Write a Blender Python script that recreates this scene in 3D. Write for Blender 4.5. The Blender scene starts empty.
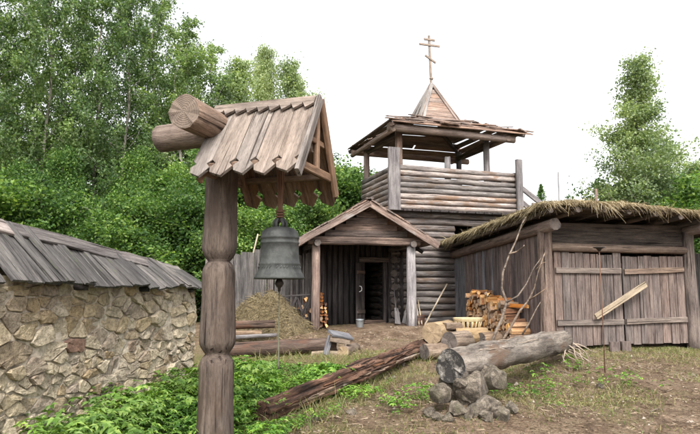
import bpy, math, random
import numpy as np
from mathutils import Matrix, Vector, noise as mnoise

random.seed(7)
rng = np.random.default_rng(7)
R = math.radians
UP = Vector((0, 0, 1))
scene = bpy.context.scene
C = scene.collection

# ------------------------------------------------------------------ camera
F, PITCH, EYE = 620.0, math.atan(73 / 620.0), 1.6       # focal length in photo pixels (700 wide)
cam = bpy.data.cameras.new('camera')
cam.sensor_fit = 'HORIZONTAL'
cam.angle = 2 * math.atan(350 / F)
cam.clip_start, cam.clip_end = 0.05, 3000
camo = bpy.data.objects.new('camera', cam)
C.objects.link(camo)
camo.location = (0, 0, EYE)
camo.rotation_euler = (R(90) + PITCH, 0, 0)
scene.camera = camo

# ------------------------------------------------------------------ sky and sun (bright overcast)
SUN_EL, SUN_AZ = 50, 172          # azimuth clockwise from +Y: behind the camera, to the right
w = bpy.data.worlds.new('World')
scene.world = w
w.use_nodes = True
nt = w.node_tree
nt.nodes.clear()
sky = nt.nodes.new('ShaderNodeTexSky')
sky.sky_type = 'NISHITA'
sky.sun_disc = False
sky.sun_elevation = R(SUN_EL)
sky.sun_rotation = R(SUN_AZ)
sky.air_density, sky.dust_density, sky.ozone_density = 1.0, 4.0, 1.0
hs = nt.nodes.new('ShaderNodeHueSaturation')
hs.inputs['Saturation'].default_value = 0.12
bg = nt.nodes.new('ShaderNodeBackground')
bg.inputs['Strength'].default_value = 0.125
wo = nt.nodes.new('ShaderNodeOutputWorld')
nt.links.new(sky.outputs[0], hs.inputs['Color'])
nt.links.new(hs.outputs[0], bg.inputs[0])
nt.links.new(bg.outputs[0], wo.inputs[0])
sun = bpy.data.lights.new('sun', 'SUN')
sun.energy = 1.5
sun.angle = R(18)
sun.color = (1.0, 0.96, 0.9)
suno = bpy.data.objects.new('sun', sun)
C.objects.link(suno)
sd = Vector((math.sin(R(SUN_AZ)) * math.cos(R(SUN_EL)), math.cos(R(SUN_AZ)) * math.cos(R(SUN_EL)), math.sin(R(SUN_EL))))
suno.rotation_euler = sd.to_track_quat('Z', 'Y').to_euler()
suno.location = (0, -5, 20)
vs = scene.view_settings
vs.view_transform = 'Standard'
vs.look = 'None'
vs.exposure = 1.7
vs.gamma = 1.0
vs.use_curve_mapping = False
scene.cycles.use_denoising = True
scene.cycles.max_bounces = 6
scene.cycles.transparent_max_bounces = 4


def at(px, py, Y):
    """world point at depth Y seen at photo pixel (px,py)"""
    u, v = (px - 350) / F, (217 - py) / F
    d = Vector((u, math.cos(PITCH) - v * math.sin(PITCH), math.sin(PITCH) + v * math.cos(PITCH)))
    return Vector((0, 0, EYE)) + d * (Y / d.y)


# ------------------------------------------------------------------ terrain height
CP = np.array([(-1.3, 6.0, .0), (0, 4, 0), (3, 5, 0), (6, 6, -.02), (1.1, 7.6, .02), (-2.8, 6, .0), (-2.4, 8.5, .08), (-2.2, 10.5, .2),
               (-1.2, 7.8, .05), (1.3, 12, .36), (3, 10, .3), (2.6, 8.5, .12), (4.2, 13.3, .30), (7.7, 14.2, .30), (8, 10, .12), (4.5, 9.5, .2), (-.85, 15.6, .58),
               (1.6, 16.1, .66), (-3, 15, .52), (3, 18, .68), (0, 20, .7), (-10, 20, .5), (15, 20, .3), (0, 40, .5), (40, 40, .3), (-40, 40, .4),
               (40, 0, 0), (-40, 0, 0), (0, -20, 0), (0, 200, .5), (-6, 8, .1), (0.2, 9.5, .12), (-1, 12.5, .33), (2, 14, .5), (1.2,10,.2)])


def gz0(x, y):
    x = np.asarray(x, float); y = np.asarray(y, float)
    num = 0.; den = 0.
    for a, b, c in CP:
        wgt = 1 / ((x - a) ** 2 + (y - b) ** 2 + .5) ** 2.2
        num = num + wgt * c; den = den + wgt
    return num / den


def gz(x, y):
    x = np.asarray(x, float); y = np.asarray(y, float)
    z = gz0(x, y)
    fade = np.exp(-((y - 9) / 14) ** 2)
    z = z + fade * (.022 * np.sin(1.9 * x + 1.1 * y) + .018 * np.sin(3.7 * x - 2.3 * y + 1) + .010 * np.sin(7.1 * x + 5.3 * y + 2) + .006 * np.sin(13 * x - 11 * y))
    # mound below the big grey log and its far end
    z = z + .21 * np.exp(-(((x - 1.3) / .75) ** 2 + ((y - 7.95) / .6) ** 2)) + .22 * np.exp(-(((x - 3.5) / .6) ** 2 + ((y - 10.6) / .7) ** 2))
    return z


def G(x, y):
    return float(gz(x, y))


def P(x, y, dz=0.0):
    return Vector((x, y, G(x, y) + dz))


# ------------------------------------------------------------------ object helpers
WM = {}


def reg(o, world, parent=None):
    C.objects.link(o)
    WM[o] = world
    if parent is not None:
        o.parent = parent
        o.matrix_basis = WM[parent].inverted() @ world
    else:
        o.matrix_basis = world
    return o


def tag(o, label=None, cat=None, group=None, kind=None):
    if label: o['label'] = label
    if cat: o['category'] = cat
    if group: o['group'] = group
    if kind: o['kind'] = kind
    return o


def empty(name, loc, label=None, cat=None, group=None):
    o = bpy.data.objects.new(name, None)
    o.empty_display_size = .2
    reg(o, Matrix.Translation(Vector(loc)))
    return tag(o, label, cat, group)


def mesh(name, verts, faces, mats, matidx=None, smooth=None):
    m = bpy.data.meshes.new(name)
    m.from_pydata([tuple(v) for v in verts], [], faces)
    for mm in (mats if isinstance(mats, (list, tuple)) else [mats]):
        m.materials.append(mm)
    if matidx is not None:
        m.polygons.foreach_set('material_index', matidx)
    if smooth is not None:
        m.polygons.foreach_set('use_smooth', [smooth] * len(faces) if isinstance(smooth, bool) else smooth)
    m.update()
    return m


def npmesh(name, V, Q, mat, smooth=False):
    """V (n,3) Q (m,k) numpy arrays"""
    m = bpy.data.meshes.new(name)
    V = np.asarray(V, np.float32); Q = np.asarray(Q, np.int32)
    k = Q.shape[1]
    m.vertices.add(len(V)); m.vertices.foreach_set('co', V.ravel())
    m.loops.add(Q.size); m.loops.foreach_set('vertex_index', Q.ravel())
    m.polygons.add(len(Q)); m.polygons.foreach_set('loop_start', np.arange(0, Q.size, k, dtype=np.int32))
    m.polygons.foreach_set('use_smooth', np.full(len(Q), smooth))
    m.materials.append(mat)
    m.update(calc_edges=True)
    m.validate()
    return m


def frame(p0, p1, nrm=None):
    p0 = Vector(p0); p1 = Vector(p1)
    x = (p1 - p0); L = x.length; x = x / L
    n = Vector(nrm) if nrm is not None else (Vector((0, 0, 1)) if abs(x.z) < .9 else Vector((0, -1, 0)))
    n = (n - x * n.dot(x)).normalized()
    y = n.cross(x)
    M = Matrix((x, y, n)).transposed().to_4x4()
    M.translation = p0
    return M, L


def J(a):
    return random.uniform(-a, a)


def board(name, p0, p1, wd, th, nrm, mat, parent, segs=3, jit=.012, w1=None, bow=0.0, skew=0.0):
    M, L = frame(p0, p1, nrm)
    w1 = wd if w1 is None else w1
    vs_, fs = [], []
    ch = min(th, wd) * .16
    for i in range(segs + 1):
        t = i / segs
        ww = (wd + (w1 - wd) * t) / 2 + J(jit) * .5
        oy, oz = J(jit) * .5, J(jit) * .4 + bow * math.sin(math.pi * t)
        hh = th / 2
        xx = L * t
        e = J(jit) if i in (0, segs) else 0
        for (a, b) in ((-1, -1), (1, -1), (1, 1), (-1, 1)):
            # chamfered corner: two points
            pts = [(ww * a - ch * a * (1 if k else 0), hh * b - ch * b * (0 if k else 1)) for k in (0, 1)]
            if a * b > 0: pts = pts[::-1]
            if True:
                for (yy, zz) in pts:
                    vs_.append((xx + e + skew * yy * (1 if i in (0, segs) else 0), yy + oy, zz + oz))
    n = 8
    # order the ring by angle so faces never twist
    order = sorted(range(8), key=lambda k: math.atan2(vs_[k][2] / th - vs_[0][2] * 0, vs_[k][1] / wd))
    for i in range(segs):
        for k in range(n):
            a, b = order[k], order[(k + 1) % n]
            fs.append((i * n + a, i * n + b, (i + 1) * n + b, (i + 1) * n + a))
    fs.append(tuple(order[::-1])); fs.append(tuple(segs * n + k for k in order))
    m = mesh(name, vs_, fs, mat, smooth=False)
    return reg(bpy.data.objects.new(name, m), M, parent)


def log(name, p0, p1, r0, r1, mats, parent, sides=10, rings=4, jit=.06, crook=.02, nrm=None, bulge=None, ridged=0.0):
    M, L = frame(p0, p1, nrm)
    vs_, fs, mi, sm = [], [], [], []
    ph = random.uniform(0, 50)
    for i in range(rings + 1):
        t = i / rings
        r = r0 + (r1 - r0) * t
        if bulge: r *= bulge(t)
        oy, oz = (J(crook) * r * 2, J(crook) * r * 2) if 0 < i < rings else (0, 0)
        for k in range(sides):
            a = 2 * math.pi * k / sides
            rr = r * (1 + jit * mnoise.noise((math.cos(a) * 1.3 + ph, math.sin(a) * 1.3, t * L * 1.7)) * 1.6)
            if ridged: rr *= 1 + ridged * (1.5 * mnoise.noise((math.cos(a) * 2.5 + ph, math.sin(a) * 2.5, t * L * .25)) + 1.1 * mnoise.noise((math.cos(a) * 6 + ph, math.sin(a) * 6, t * L * .5)))
            e = J(.012) if i in (0, rings) else 0
            vs_.append((L * t + e, math.cos(a) * rr + oy, math.sin(a) * rr + oz))
    for i in range(rings):
        for k in range(sides):
            fs.append((i * sides + k, i * sides + (k + 1) % sides, (i + 1) * sides + (k + 1) % sides, (i + 1) * sides + k))
            mi.append(0); sm.append(not ridged)
    c0 = len(vs_); vs_.append((J(.008), 0, 0)); vs_.append((L + J(.008), 0, 0))
    for k in range(sides):
        fs.append((c0, (k + 1) % sides, k)); mi.append(1); sm.append(False)
        fs.append((c0 + 1, rings * sides + k, rings * sides + (k + 1) % sides)); mi.append(1); sm.append(False)
    mats = mats if isinstance(mats, (list, tuple)) else [mats, mats]
    m = mesh(name, vs_, fs, mats, mi, sm)
    return reg(bpy.data.objects.new(name, m), M, parent)


def tubegeo(pts, radii, n=6):
    pts = [Vector(p) for p in pts]
    V, Q = [], []
    for i, p in enumerate(pts):
        d = (pts[min(i + 1, len(pts) - 1)] - pts[max(i - 1, 0)]).normalized()
        a = d.cross(Vector((0.31, 0.87, .38))).normalized(); b = d.cross(a)
        for k in range(n):
            an = 2 * math.pi * k / n
            V.append(p + (a * math.cos(an) + b * math.sin(an)) * radii[i])
    for i in range(len(pts) - 1):
        for k in range(n):
            Q.append((i * n + k, i * n + (k + 1) % n, (i + 1) * n + (k + 1) % n, (i + 1) * n + k))
    Q.append(tuple(range(n))[::-1]); Q.append(tuple((len(pts) - 1) * n + k for k in range(n)))
    return V, Q


def multi(name, geos, mat, parent, origin=None, smooth=True):
    """join several tube/box geos into ONE mesh part with its origin given"""
    V, Q = [], []
    for v, q in geos:
        o = len(V)
        V += list(v); Q += [tuple(i + o for i in f) for f in q]
    if origin is None: origin = V[0]
    origin = Vector(origin)
    m = mesh(name, [Vector(v) - origin for v in V], Q, mat, smooth=smooth)
    return reg(bpy.data.objects.new(name, m), Matrix.Translation(origin), parent)


def tube(name, pts, radii, mat, parent, n=6):
    return multi(name, [tubegeo(pts, radii if isinstance(radii, (list, tuple)) else [radii] * len(pts), n)], mat, parent)


def extrude(name, outline, th, M, mat, parent):
    """outline: 2D points in local XY, thickness th along +Z, both faces"""
    n = len(outline)
    V = [(x, y, 0) for x, y in outline] + [(x, y, th) for x, y in outline]
    Fs = [tuple(range(n))[::-1], tuple(range(n, 2 * n))] + [(k, (k + 1) % n, n + (k + 1) % n, n + k) for k in range(n)]
    m = mesh(name, V, Fs, mat, smooth=False)
    return reg(bpy.data.objects.new(name, m), M, parent)


def lathe(name, prof, M, mat, parent, n=32, smooth=True):
    V, Q = [], []
    for r, z in prof:
        for k in range(n):
            a = 2 * math.pi * k / n
            V.append((r * math.cos(a), r * math.sin(a), z))
    for i in range(len(prof) - 1):
        for k in range(n):
            Q.append((i * n + k, i * n + (k + 1) % n, (i + 1) * n + (k + 1) % n, (i + 1) * n + k))
    m = mesh(name, V, Q, mat, smooth=smooth)
    return reg(bpy.data.objects.new(name, m), M, parent)


# ------------------------------------------------------------------ materials
def newmat(name):
    m = bpy.data.materials.new(name)
    m.use_nodes = True
    t = m.node_tree
    b = t.nodes['Principled BSDF']
    return m, t, b


def N(t, kind, **kw):
    n = t.nodes.new('ShaderNode' + kind)
    for k, v in kw.items():
        if k in n.inputs: n.inputs[k].default_value = v
        else: setattr(n, k, v)
    return n


def ramp(t, fac, stops):
    r = t.nodes.new('ShaderNodeValToRGB')
    el = r.color_ramp.elements
    while len(el) < len(stops): el.new(.5)
    for e, (p, c) in zip(el, stops):
        e.position = p
        e.color = (*c, 1) if len(c) == 3 else c
    t.links.new(fac, r.inputs[0])
    return r.outputs[0]


def mix(t, fac, a, b, mode='MIX'):
    n = t.nodes.new('ShaderNodeMix')
    n.data_type = 'RGBA'; n.blend_type = mode
    for s, v in ((n.inputs[0], fac), (n.inputs[6], a), (n.inputs[7], b)):
        if isinstance(v, (int, float)): s.default_value = v
        elif isinstance(v, tuple): s.default_value = (*v, 1)
        else: t.links.new(v, s)
    return n.outputs[2]


def mathn(t, op, a, b=None):
    n = t.nodes.new('ShaderNodeMath'); n.operation = op
    for s, v in ((n.inputs[0], a), (n.inputs[1], b)):
        if v is None: continue
        if isinstance(v, (int, float)): s.default_value = v
        else: t.links.new(v, s)
    return n.outputs[0]


def coords(t, scale, rand=True, kind='Object'):
    tc = t.nodes.new('ShaderNodeTexCoord')
    src = tc.outputs[kind]
    if rand:
        oi = t.nodes.new('ShaderNodeObjectInfo')
        va = t.nodes.new('ShaderNodeVectorMath'); va.operation = 'ADD'
        sc = mathn(t, 'MULTIPLY', oi.outputs['Random'], 37.0)
        t.links.new(src, va.inputs[0]); t.links.new(sc, va.inputs[1])
        src = va.outputs[0]
    mp = t.nodes.new('ShaderNodeMapping')
    mp.inputs['Scale'].default_value = scale
    t.links.new(src, mp.inputs[0])
    return mp.outputs[0]


def noise_(t, vec, scale, detail=5, rough=.6, dist=0.0):
    n = N(t, 'TexNoise', Scale=scale, Detail=detail, Roughness=rough, Distortion=dist)
    t.links.new(vec, n.inputs['Vector'])
    return n.outputs['Fac']


def bump(t, b, h, strength=.5, dist=.02):
    n = N(t, 'Bump', Strength=strength, Distance=dist)
    t.links.new(h, n.inputs['Height'])
    t.links.new(n.outputs[0], b.inputs['Normal'])


def wood(name, dark, mid, light, grain=9, rough=.85, bstr=.6, vary=.35, moss=0.0, stain=None):
    """weathered timber, grain along the piece's own X"""
    m, t, b = newmat(name)
    v = coords(t, (.55, grain, grain))
    fine = noise_(t, v, 3.2, 8, .65, .4)
    v2 = coords(t, (.9, 2.6, 2.6))
    big = noise_(t, v2, 1.4, 4, .6)
    col = ramp(t, fine, [(.30, dark), (.47, mid), (.70, light)])
    spk = noise_(t, coords(t, (4, grain * 5, grain * 5)), 4, 4, .7)
    col = mix(t, 1.0, col, ramp(t, spk, [(.32, (.62, .6, .58)), (.5, (1, 1, 1)), (.7, (1.22, 1.2, 1.18))]), 'MULTIPLY')
    v3 = coords(t, (.35, grain * 2.2, grain * 2.2))
    crack = noise_(t, v3, 2.2, 3, .5, .6)
    cr = ramp(t, crack, [(.31, (.2, .17, .15)), (.38, (1, 1, 1))])
    col = mix(t, 1.0, col, cr, 'MULTIPLY')
    col = mix(t, 1.0, col, ramp(t, big, [(.3, (.62, .60, .60)), (.7, (1.25, 1.2, 1.15))]), 'MULTIPLY')
    if stain:
        s = noise_(t, coords(t, (1.2, 3, 3)), 1.1, 5, .65)
        col = mix(t, ramp(t, s, [(.52, (0, 0, 0)), (.62, (1, 1, 1))]), col, stain)
    if moss:
        s = noise_(t, coords(t, (2, 3, 3)), 2.6, 6, .7)
        col = mix(t, ramp(t, s, [(.62 - moss * .2, (0, 0, 0)), (.75, (.8, .8, .8))]), col, (.11, .13, .055))
    oi = t.nodes.new('ShaderNodeObjectInfo')
    rv = mathn(t, 'ADD', mathn(t, 'MULTIPLY', oi.outputs['Random'], vary), 1 - vary / 2)
    hsv = t.nodes.new('ShaderNodeHueSaturation')
    hsv.inputs['Hue'].default_value = .506
    t.links.new(col, hsv.inputs['Color']); t.links.new(rv, hsv.inputs['Value'])
    t.links.new(mathn(t, 'ADD', mathn(t, 'MULTIPLY', oi.outputs['Random'], .5), .75), hsv.inputs['Saturation'])
    t.links.new(hsv.outputs[0], b.inputs['Base Color'])
    b.inputs['Roughness'].default_value = rough
    b.inputs['Specular IOR Level'].default_value = .25
    hgt = mathn(t, 'ADD', mathn(t, 'ADD', fine, mathn(t, 'MULTIPLY', spk, .5)), mathn(t, 'MULTIPLY', cr, .8))
    bump(t, b, hgt, min(1, bstr * 1.3), .02)
    return m


def endgrain(name, c0, c1, dark):
    m, t, b = newmat(name)
    tc = t.nodes.new('ShaderNodeTexCoord')
    mp = t.nodes.new('ShaderNodeMapping'); mp.inputs['Scale'].default_value = (0, 1, 1)
    t.links.new(tc.outputs['Object'], mp.inputs[0])
    ln = t.nodes.new('ShaderNodeVectorMath'); ln.operation = 'LENGTH'
    t.links.new(mp.outputs[0], ln.inputs[0])
    nz = noise_(t, coords(t, (1, 1, 1)), 7, 3, .5)
    d = mathn(t, 'ADD', mathn(t, 'MULTIPLY', ln.outputs['Value'], 330), mathn(t, 'MULTIPLY', nz, 34))
    ring = mathn(t, 'ADD', mathn(t, 'MULTIPLY', mathn(t, 'SINE', d), .5), .5)
    col = mix(t, ring, c0, c1)
    st = noise_(t, coords(t, (1, 1, 1)), 7, 6, .7)
    col = mix(t, ramp(t, st, [(.5, (0, 0, 0)), (.66, (.85, .85, .85))]), col, dark)
    t.links.new(col, b.inputs['Base Color'])
    b.inputs['Roughness'].default_value = .9
    bump(t, b, mathn(t, 'ADD', ring, st), .4, .006)
    return m


def leafmat(name, stops, trans=.35, rough=.55, big=None, tint=0.0):
    m, t, b = newmat(name)
    g = t.nodes.new('ShaderNodeNewGeometry')
    col = ramp(t, g.outputs['Random Per Island'], stops)
    if big:
        nz = noise_(t, coords(t, (1, 1, 1)), big, 3, .5)
        col = mix(t, 1.0, col, ramp(t, nz, [(.36, (.60, .64, .62)), (.64, (1.3, 1.22, 1.0))]), 'MULTIPLY')
    oi = t.nodes.new('ShaderNodeObjectInfo')
    hv = t.nodes.new('ShaderNodeHueSaturation')
    t.links.new(col, hv.inputs['Color'])
    t.links.new(mathn(t, 'ADD', mathn(t, 'MULTIPLY', oi.outputs['Random'], tint), 1 - tint / 2), hv.inputs['Value'])
    t.links.new(mathn(t, 'ADD', mathn(t, 'MULTIPLY', oi.outputs['Random'], -.022 * (tint > 0)), .5 + .014 * (tint > 0)), hv.inputs['Hue'])
    col = hv.outputs[0]
    t.links.new(col, b.inputs['Base Color'])
    b.inputs['Roughness'].default_value = rough
    b.inputs['Specular IOR Level'].default_value = .3
    tr = t.nodes.new('ShaderNodeBsdfTranslucent')
    t.links.new(mix(t, 1.0, col, (1.25, 1.3, .6), 'MULTIPLY'), tr.inputs[0])
    ms = t.nodes.new('ShaderNodeMixShader'); ms.inputs[0].default_value = trans
    t.links.new(b.outputs[0], ms.inputs[1]); t.links.new(tr.outputs[0], ms.inputs[2])
    t.links.new(ms.outputs[0], t.nodes['Material Output'].inputs[0])
    return m


def plain(name, col, rough=.7, metal=0.0, var=.3, scale=8, bstr=.3):
    m, t, b = newmat(name)
    nz = noise_(t, coords(t, (1, 1, 1)), scale, 6, .65)
    c = ramp(t, nz, [(.3, tuple(x * (1 - var) for x in col)), (.7, tuple(x * (1 + var) for x in col))])
    t.links.new(c, b.inputs['Base Color'])
    b.inputs['Roughness'].default_value = rough
    b.inputs['Metallic'].default_value = metal
    bump(t, b, nz, bstr, .01)
    return m


MAT = {}
MAT['shingle'] = wood('weathered_grey_shingle', (.022, .021, .021), (.088, .084, .083), (.19, .182, .178), 8, bstr=.9, vary=.6, moss=.05)
MAT['ridgecap'] = wood('ridge_plank_wood', (.035, .032, .032), (.11, .10, .10), (.20, .185, .18), 7, bstr=.8, vary=.3)
MAT['pink'] = wood('pinkish_board', (.16, .13, .12), (.33, .27, .25), (.42, .36, .33), 7)
MAT['bellroof'] = wood('bell_roof_plank', (.08, .064, .056), (.178, .150, .134), (.27, .232, .21), 6, bstr=.4, vary=.2)
MAT['bellwood'] = wood('bell_roof_frame_wood', (.05, .032, .024), (.16, .105, .078), (.24, .17, .13), 6, bstr=.5, vary=.2)
MAT['post'] = wood('bell_post_wood', (.03, .023, .020), (.088, .068, .058), (.155, .125, .108), 5, bstr=.7, vary=.1, stain=(.070, .048, .038))
MAT['beam'] = wood('bell_beam_wood', (.07, .045, .034), (.17, .118, .093), (.26, .195, .16), 5, bstr=.5, vary=.15)
MAT['beam_end'] = endgrain('beam_end_grain', (.125, .092, .07), (.15, .112, .086), (.06, .043, .034))
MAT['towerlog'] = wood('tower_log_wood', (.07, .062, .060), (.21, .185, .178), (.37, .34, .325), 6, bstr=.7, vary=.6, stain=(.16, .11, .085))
MAT['towergrey'] = wood('tower_grey_plank', (.06, .056, .058), (.145, .138, .142), (.235, .226, .23), 7, bstr=.5, vary=.2)
MAT['towerroof'] = wood('tower_roof_plank', (.06, .042, .036), (.19, .14, .12), (.32, .25, .22), 7, bstr=.6, vary=.5)
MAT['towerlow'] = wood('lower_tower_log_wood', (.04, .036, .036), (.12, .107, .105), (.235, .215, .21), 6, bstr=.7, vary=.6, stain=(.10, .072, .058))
MAT['spirebrown'] = wood('spire_brown_board', (.09, .06, .05), (.22, .16, .135), (.31, .24, .21), 7, vary=.3)
MAT['spiregrey'] = wood('spire_pale_board', (.13, .12, .115), (.25, .235, .225), (.35, .33, .315), 7, vary=.3)
MAT['cross'] = plain('cross_wood', (.20, .155, .12), .8)
MAT['porchwood'] = wood('porch_wood', (.025, .019, .017), (.085, .063, .055), (.17, .13, .115), 7, vary=.5)
MAT['porchrafter'] = wood('porch_rafter_board', (.05, .038, .034), (.135, .105, .095), (.24, .20, .185), 6, vary=.25, stain=(.2, .18, .17))
MAT['porchpost'] = wood('porch_post_brown', (.06, .042, .036), (.17, .12, .105), (.27, .21, .18), 6, vary=.1)
MAT['porchpost_grey'] = wood('porch_post_grey', (.13, .125, .13), (.25, .245, .255), (.36, .35, .36), 6, vary=.1)
MAT['porchdark'] = wood('porch_wall_log_shade', (.010, .009, .009), (.036, .031, .032), (.085, .077, .078), 7, vary=.6)  # log colour deepened to hold the shade inside the porch and doorway
MAT['shedwall'] = wood('shed_wall_plank', (.035, .030, .031), (.12, .095, .092), (.20, .165, .16), 6, bstr=.7, vary=.55)
MAT['shedgrey'] = wood('shed_grey_plank', (.06, .062, .07), (.14, .145, .165), (.22, .225, .25), 7, vary=.3)
MAT['gate'] = wood('gate_plank', (.05, .038, .034), (.138, .107, .098), (.215, .175, .162), 7, bstr=.6, vary=.35)
MAT['gaterail'] = wood('gate_rail_wood', (.06, .047, .04), (.175, .137, .118), (.27, .22, .19), 7, vary=.2)
MAT['shedpost'] = wood('shed_post_log', (.045, .034, .030), (.14, .105, .092), (.23, .18, .155), 5, vary=.2)
MAT['shedbeam_shade'] = wood('shed_beam_wood_eave_shade', (.02, .016, .014), (.06, .047, .04), (.115, .09, .078), 6, vary=.3)  # dark wood, deepened further so its colour carries the shade under the eave
MAT['palewood'] = wood('pale_new_board', (.17, .13, .09), (.31, .25, .18), (.40, .33, .25), 6, bstr=.3, vary=.1)
MAT['greylog'] = wood('old_grey_log', (.03, .024, .021), (.125, .105, .09), (.26, .23, .20), 3.2, bstr=.9, vary=.05, stain=(.10, .06, .04))
MAT['greylog_end'] = endgrain('old_log_end', (.018, .016, .015), (.03, .027, .025), (.33, .30, .265))
MAT['charlog'] = wood('reddish_rotten_log', (.010, .007, .006), (.065, .034, .024), (.21, .115, .08), 4, bstr=1.0, vary=.05)
MAT['char_pale'] = wood('rotten_log_pale_side', (.05, .035, .03), (.20, .15, .125), (.33, .27, .23), 5, vary=.1)
MAT['benchlog'] = wood('dark_bench_log', (.02, .014, .012), (.07, .048, .04), (.15, .115, .097), 4, vary=.1, stain=(.085, .045, .033))
MAT['cutlog'] = wood('pale_cut_log', (.10, .068, .042), (.22, .16, .105), (.31, .24, .165), 3, bstr=.4, vary=.3)
MAT['cutlog_dark'] = wood('dark_cut_log', (.05, .035, .027), (.15, .11, .085), (.24, .19, .15), 4, vary=.3)
MAT['cut_end'] = endgrain('cut_log_end', (.24, .17, .10), (.29, .21, .13), (.11, .075, .047))
MAT['cut_end_dark'] = endgrain('dark_log_end', (.075, .06, .052), (.13, .105, .09), (.03, .026, .024))
MAT['fw_bark'] = wood('firewood_side', (.13, .065, .035), (.36, .20, .11), (.5, .33, .2), 6, vary=.7)
MAT['fw_end'] = wood('firewood_split_end', (.17, .095, .055), (.44, .29, .18), (.6, .44, .30), 2, vary=.8, bstr=.3)
MAT['fw_dark'] = wood('firewood_red_side', (.06, .025, .012), (.20, .085, .045), (.33, .16, .09), 6, vary=.7)
MAT['fence'] = wood('grey_fence_plank', (.035, .032, .032), (.095, .088, .086), (.17, .16, .155), 6, vary=.5)
MAT['wicker'] = plain('wicker', (.42, .32, .18), .8)
MAT['branch'] = wood('bare_branch_bark', (.05, .035, .028), (.15, .11, .085), (.27, .215, .17), 3, vary=.1)
MAT['root'] = plain('bleached_root', (.24, .19, .145), .85)
MAT['iron'] = plain('dark_iron', (.045, .038, .034), .6, .6)
MAT['rust'] = plain('rusty_iron', (.12, .06, .035), .8, .3)
MAT['zinc'] = plain('zinc_bucket', (.40, .44, .47), .45, .6, .15)
MAT['rope'] = plain('hemp_rope', (.085, .085, .055), .9, 0, .4, 40)
MAT['white'] = plain('white_paint', (.75, .75, .74), .6, 0, .08)
MAT['bucketred'] = wood('old_tub_stave', (.03, .014, .01), (.09, .042, .03), (.15, .08, .06), 6)
MAT['trunk'] = plain('tree_bark_grey', (.17, .155, .13), .9, 0, .5, 3, .6)
MAT['leaf_a'] = leafmat('leaf_deep_green', [(0, (.026, .066, .020)), (.4, (.066, .142, .034)), (.8, (.13, .22, .06)), (1, (.22, .31, .11))], .48, big=.55, tint=.6)
MAT['leaf_b'] = leafmat('leaf_birch_green', [(0, (.065, .125, .048)), (.5, (.13, .205, .085)), (1, (.25, .33, .165))], .5, big=.6, tint=.5)
MAT['leaf_c'] = leafmat('leaf_pale_birch', [(0, (.13, .19, .10)), (.5, (.22, .29, .165)), (1, (.35, .42, .27))], .5, big=.5, tint=.2)
MAT['weed'] = leafmat('weed_leaf', [(0, (.035, .095, .013)), (.45, (.09, .205, .028)), (.85, (.18, .32, .052)), (1, (.28, .38, .09))], .3, big=1.2)
MAT['weed2'] = leafmat('pale_weed_leaf', [(0, (.06, .13, .025)), (.5, (.12, .22, .045)), (1, (.22, .32, .09))], .35, big=2)
MAT['grass'] = leafmat('grass_blade', [(0, (.06, .10, .022)), (.4, (.12, .155, .04)), (.65, (.22, .20, .08)), (1, (.36, .29, .16))], .3)
MAT['straw'] = leafmat('thatch_straw', [(0, (.07, .05, .028)), (.35, (.19, .142, .082)), (.75, (.34, .27, .165)), (1, (.54, .46, .32))], .2, .8)
MAT['mosstraw'] = leafmat('mossy_straw', [(0, (.05, .040, .020)), (.35, (.13, .102, .055)), (.7, (.24, .19, .11)), (1, (.40, .335, .215))], .2, .8)
MAT['litter'] = leafmat('dry_litter', [(0, (.06, .038, .024)), (.4, (.15, .105, .07)), (.85, (.24, .18, .125)), (1, (.34, .28, .205))], .1, .9)
MAT['pebble'] = leafmat('pebble_stone', [(0, (.10, .075, .055)), (.5, (.2, .16, .125)), (1, (.34, .30, .25))], .0, .9)
MAT['hay'] = leafmat('hay_stalk', [(0, (.05, .038, .018)), (.4, (.12, .09, .045)), (.8, (.19, .15, .08)), (1, (.26, .21, .125))], .15, .9)
MAT['haycore'] = plain('hay_mass', (.08, .06, .03), .95, 0, .5, 20, 1.0)
MAT['thatchcore'] = plain('thatch_mass', (.10, .075, .045), .95, 0, .5, 18, 1.0)

# stones
def stonemat(name):
    m, t, b = newmat(name)
    oi = t.nodes.new('ShaderNodeObjectInfo')
    col = ramp(t, oi.outputs['Random'], [(0, (.45, .36, .23)), (.18, (.53, .455, .335)), (.35, (.48, .41, .305)), (.5, (.56, .48, .36)), (.65, (.44, .38, .30)),
                                         (.78, (.40, .30, .17)), (.90, (.36, .30, .24)), (.985, (.40, .33, .25)), (1, (.27, .16, .12))])
    v = coords(t, (1, 1, 1))
    n1 = noise_(t, v, 9, 8, .7); n2 = noise_(t, v, 3, 4, .6); n3 = noise_(t, v, 45, 4, .7)
    col = mix(t, 1.0, col, ramp(t, n1, [(.28, (.45, .43, .42)), (.55, (1, 1, 1)), (.75, (1.25, 1.22, 1.18))]), 'MULTIPLY')
    col = mix(t, ramp(t, n2, [(.54, (0, 0, 0)), (.66, (.6, .6, .6))]), col, (.22, .185, .145))
    wz = noise_(t, coords(t, (1, 1, 1), False, 'Object'), 2.5, 5, .7)
    col = mix(t, 1.0, col, ramp(t, noise_(t, v, 28, 5, .75), [(.36, (.62, .58, .54)), (.5, (1, 1, 1)), (.66, (1.2, 1.18, 1.15))]), 'MULTIPLY')
    t.links.new(col, b.inputs['Base Color'])
    b.inputs['Roughness'].default_value = .92
    b.inputs['Specular IOR Level'].default_value = .2
    bump(t, b, mathn(t, 'ADD', n1, mathn(t, 'MULTIPLY', n3, .45)), 1.0, .05)
    return m


MAT['stone'] = stonemat('limestone_rubble')
MAT['mortar'] = plain('sandy_mortar', (.36, .31, .245), .95, 0, .55, 16, 1.0)


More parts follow.
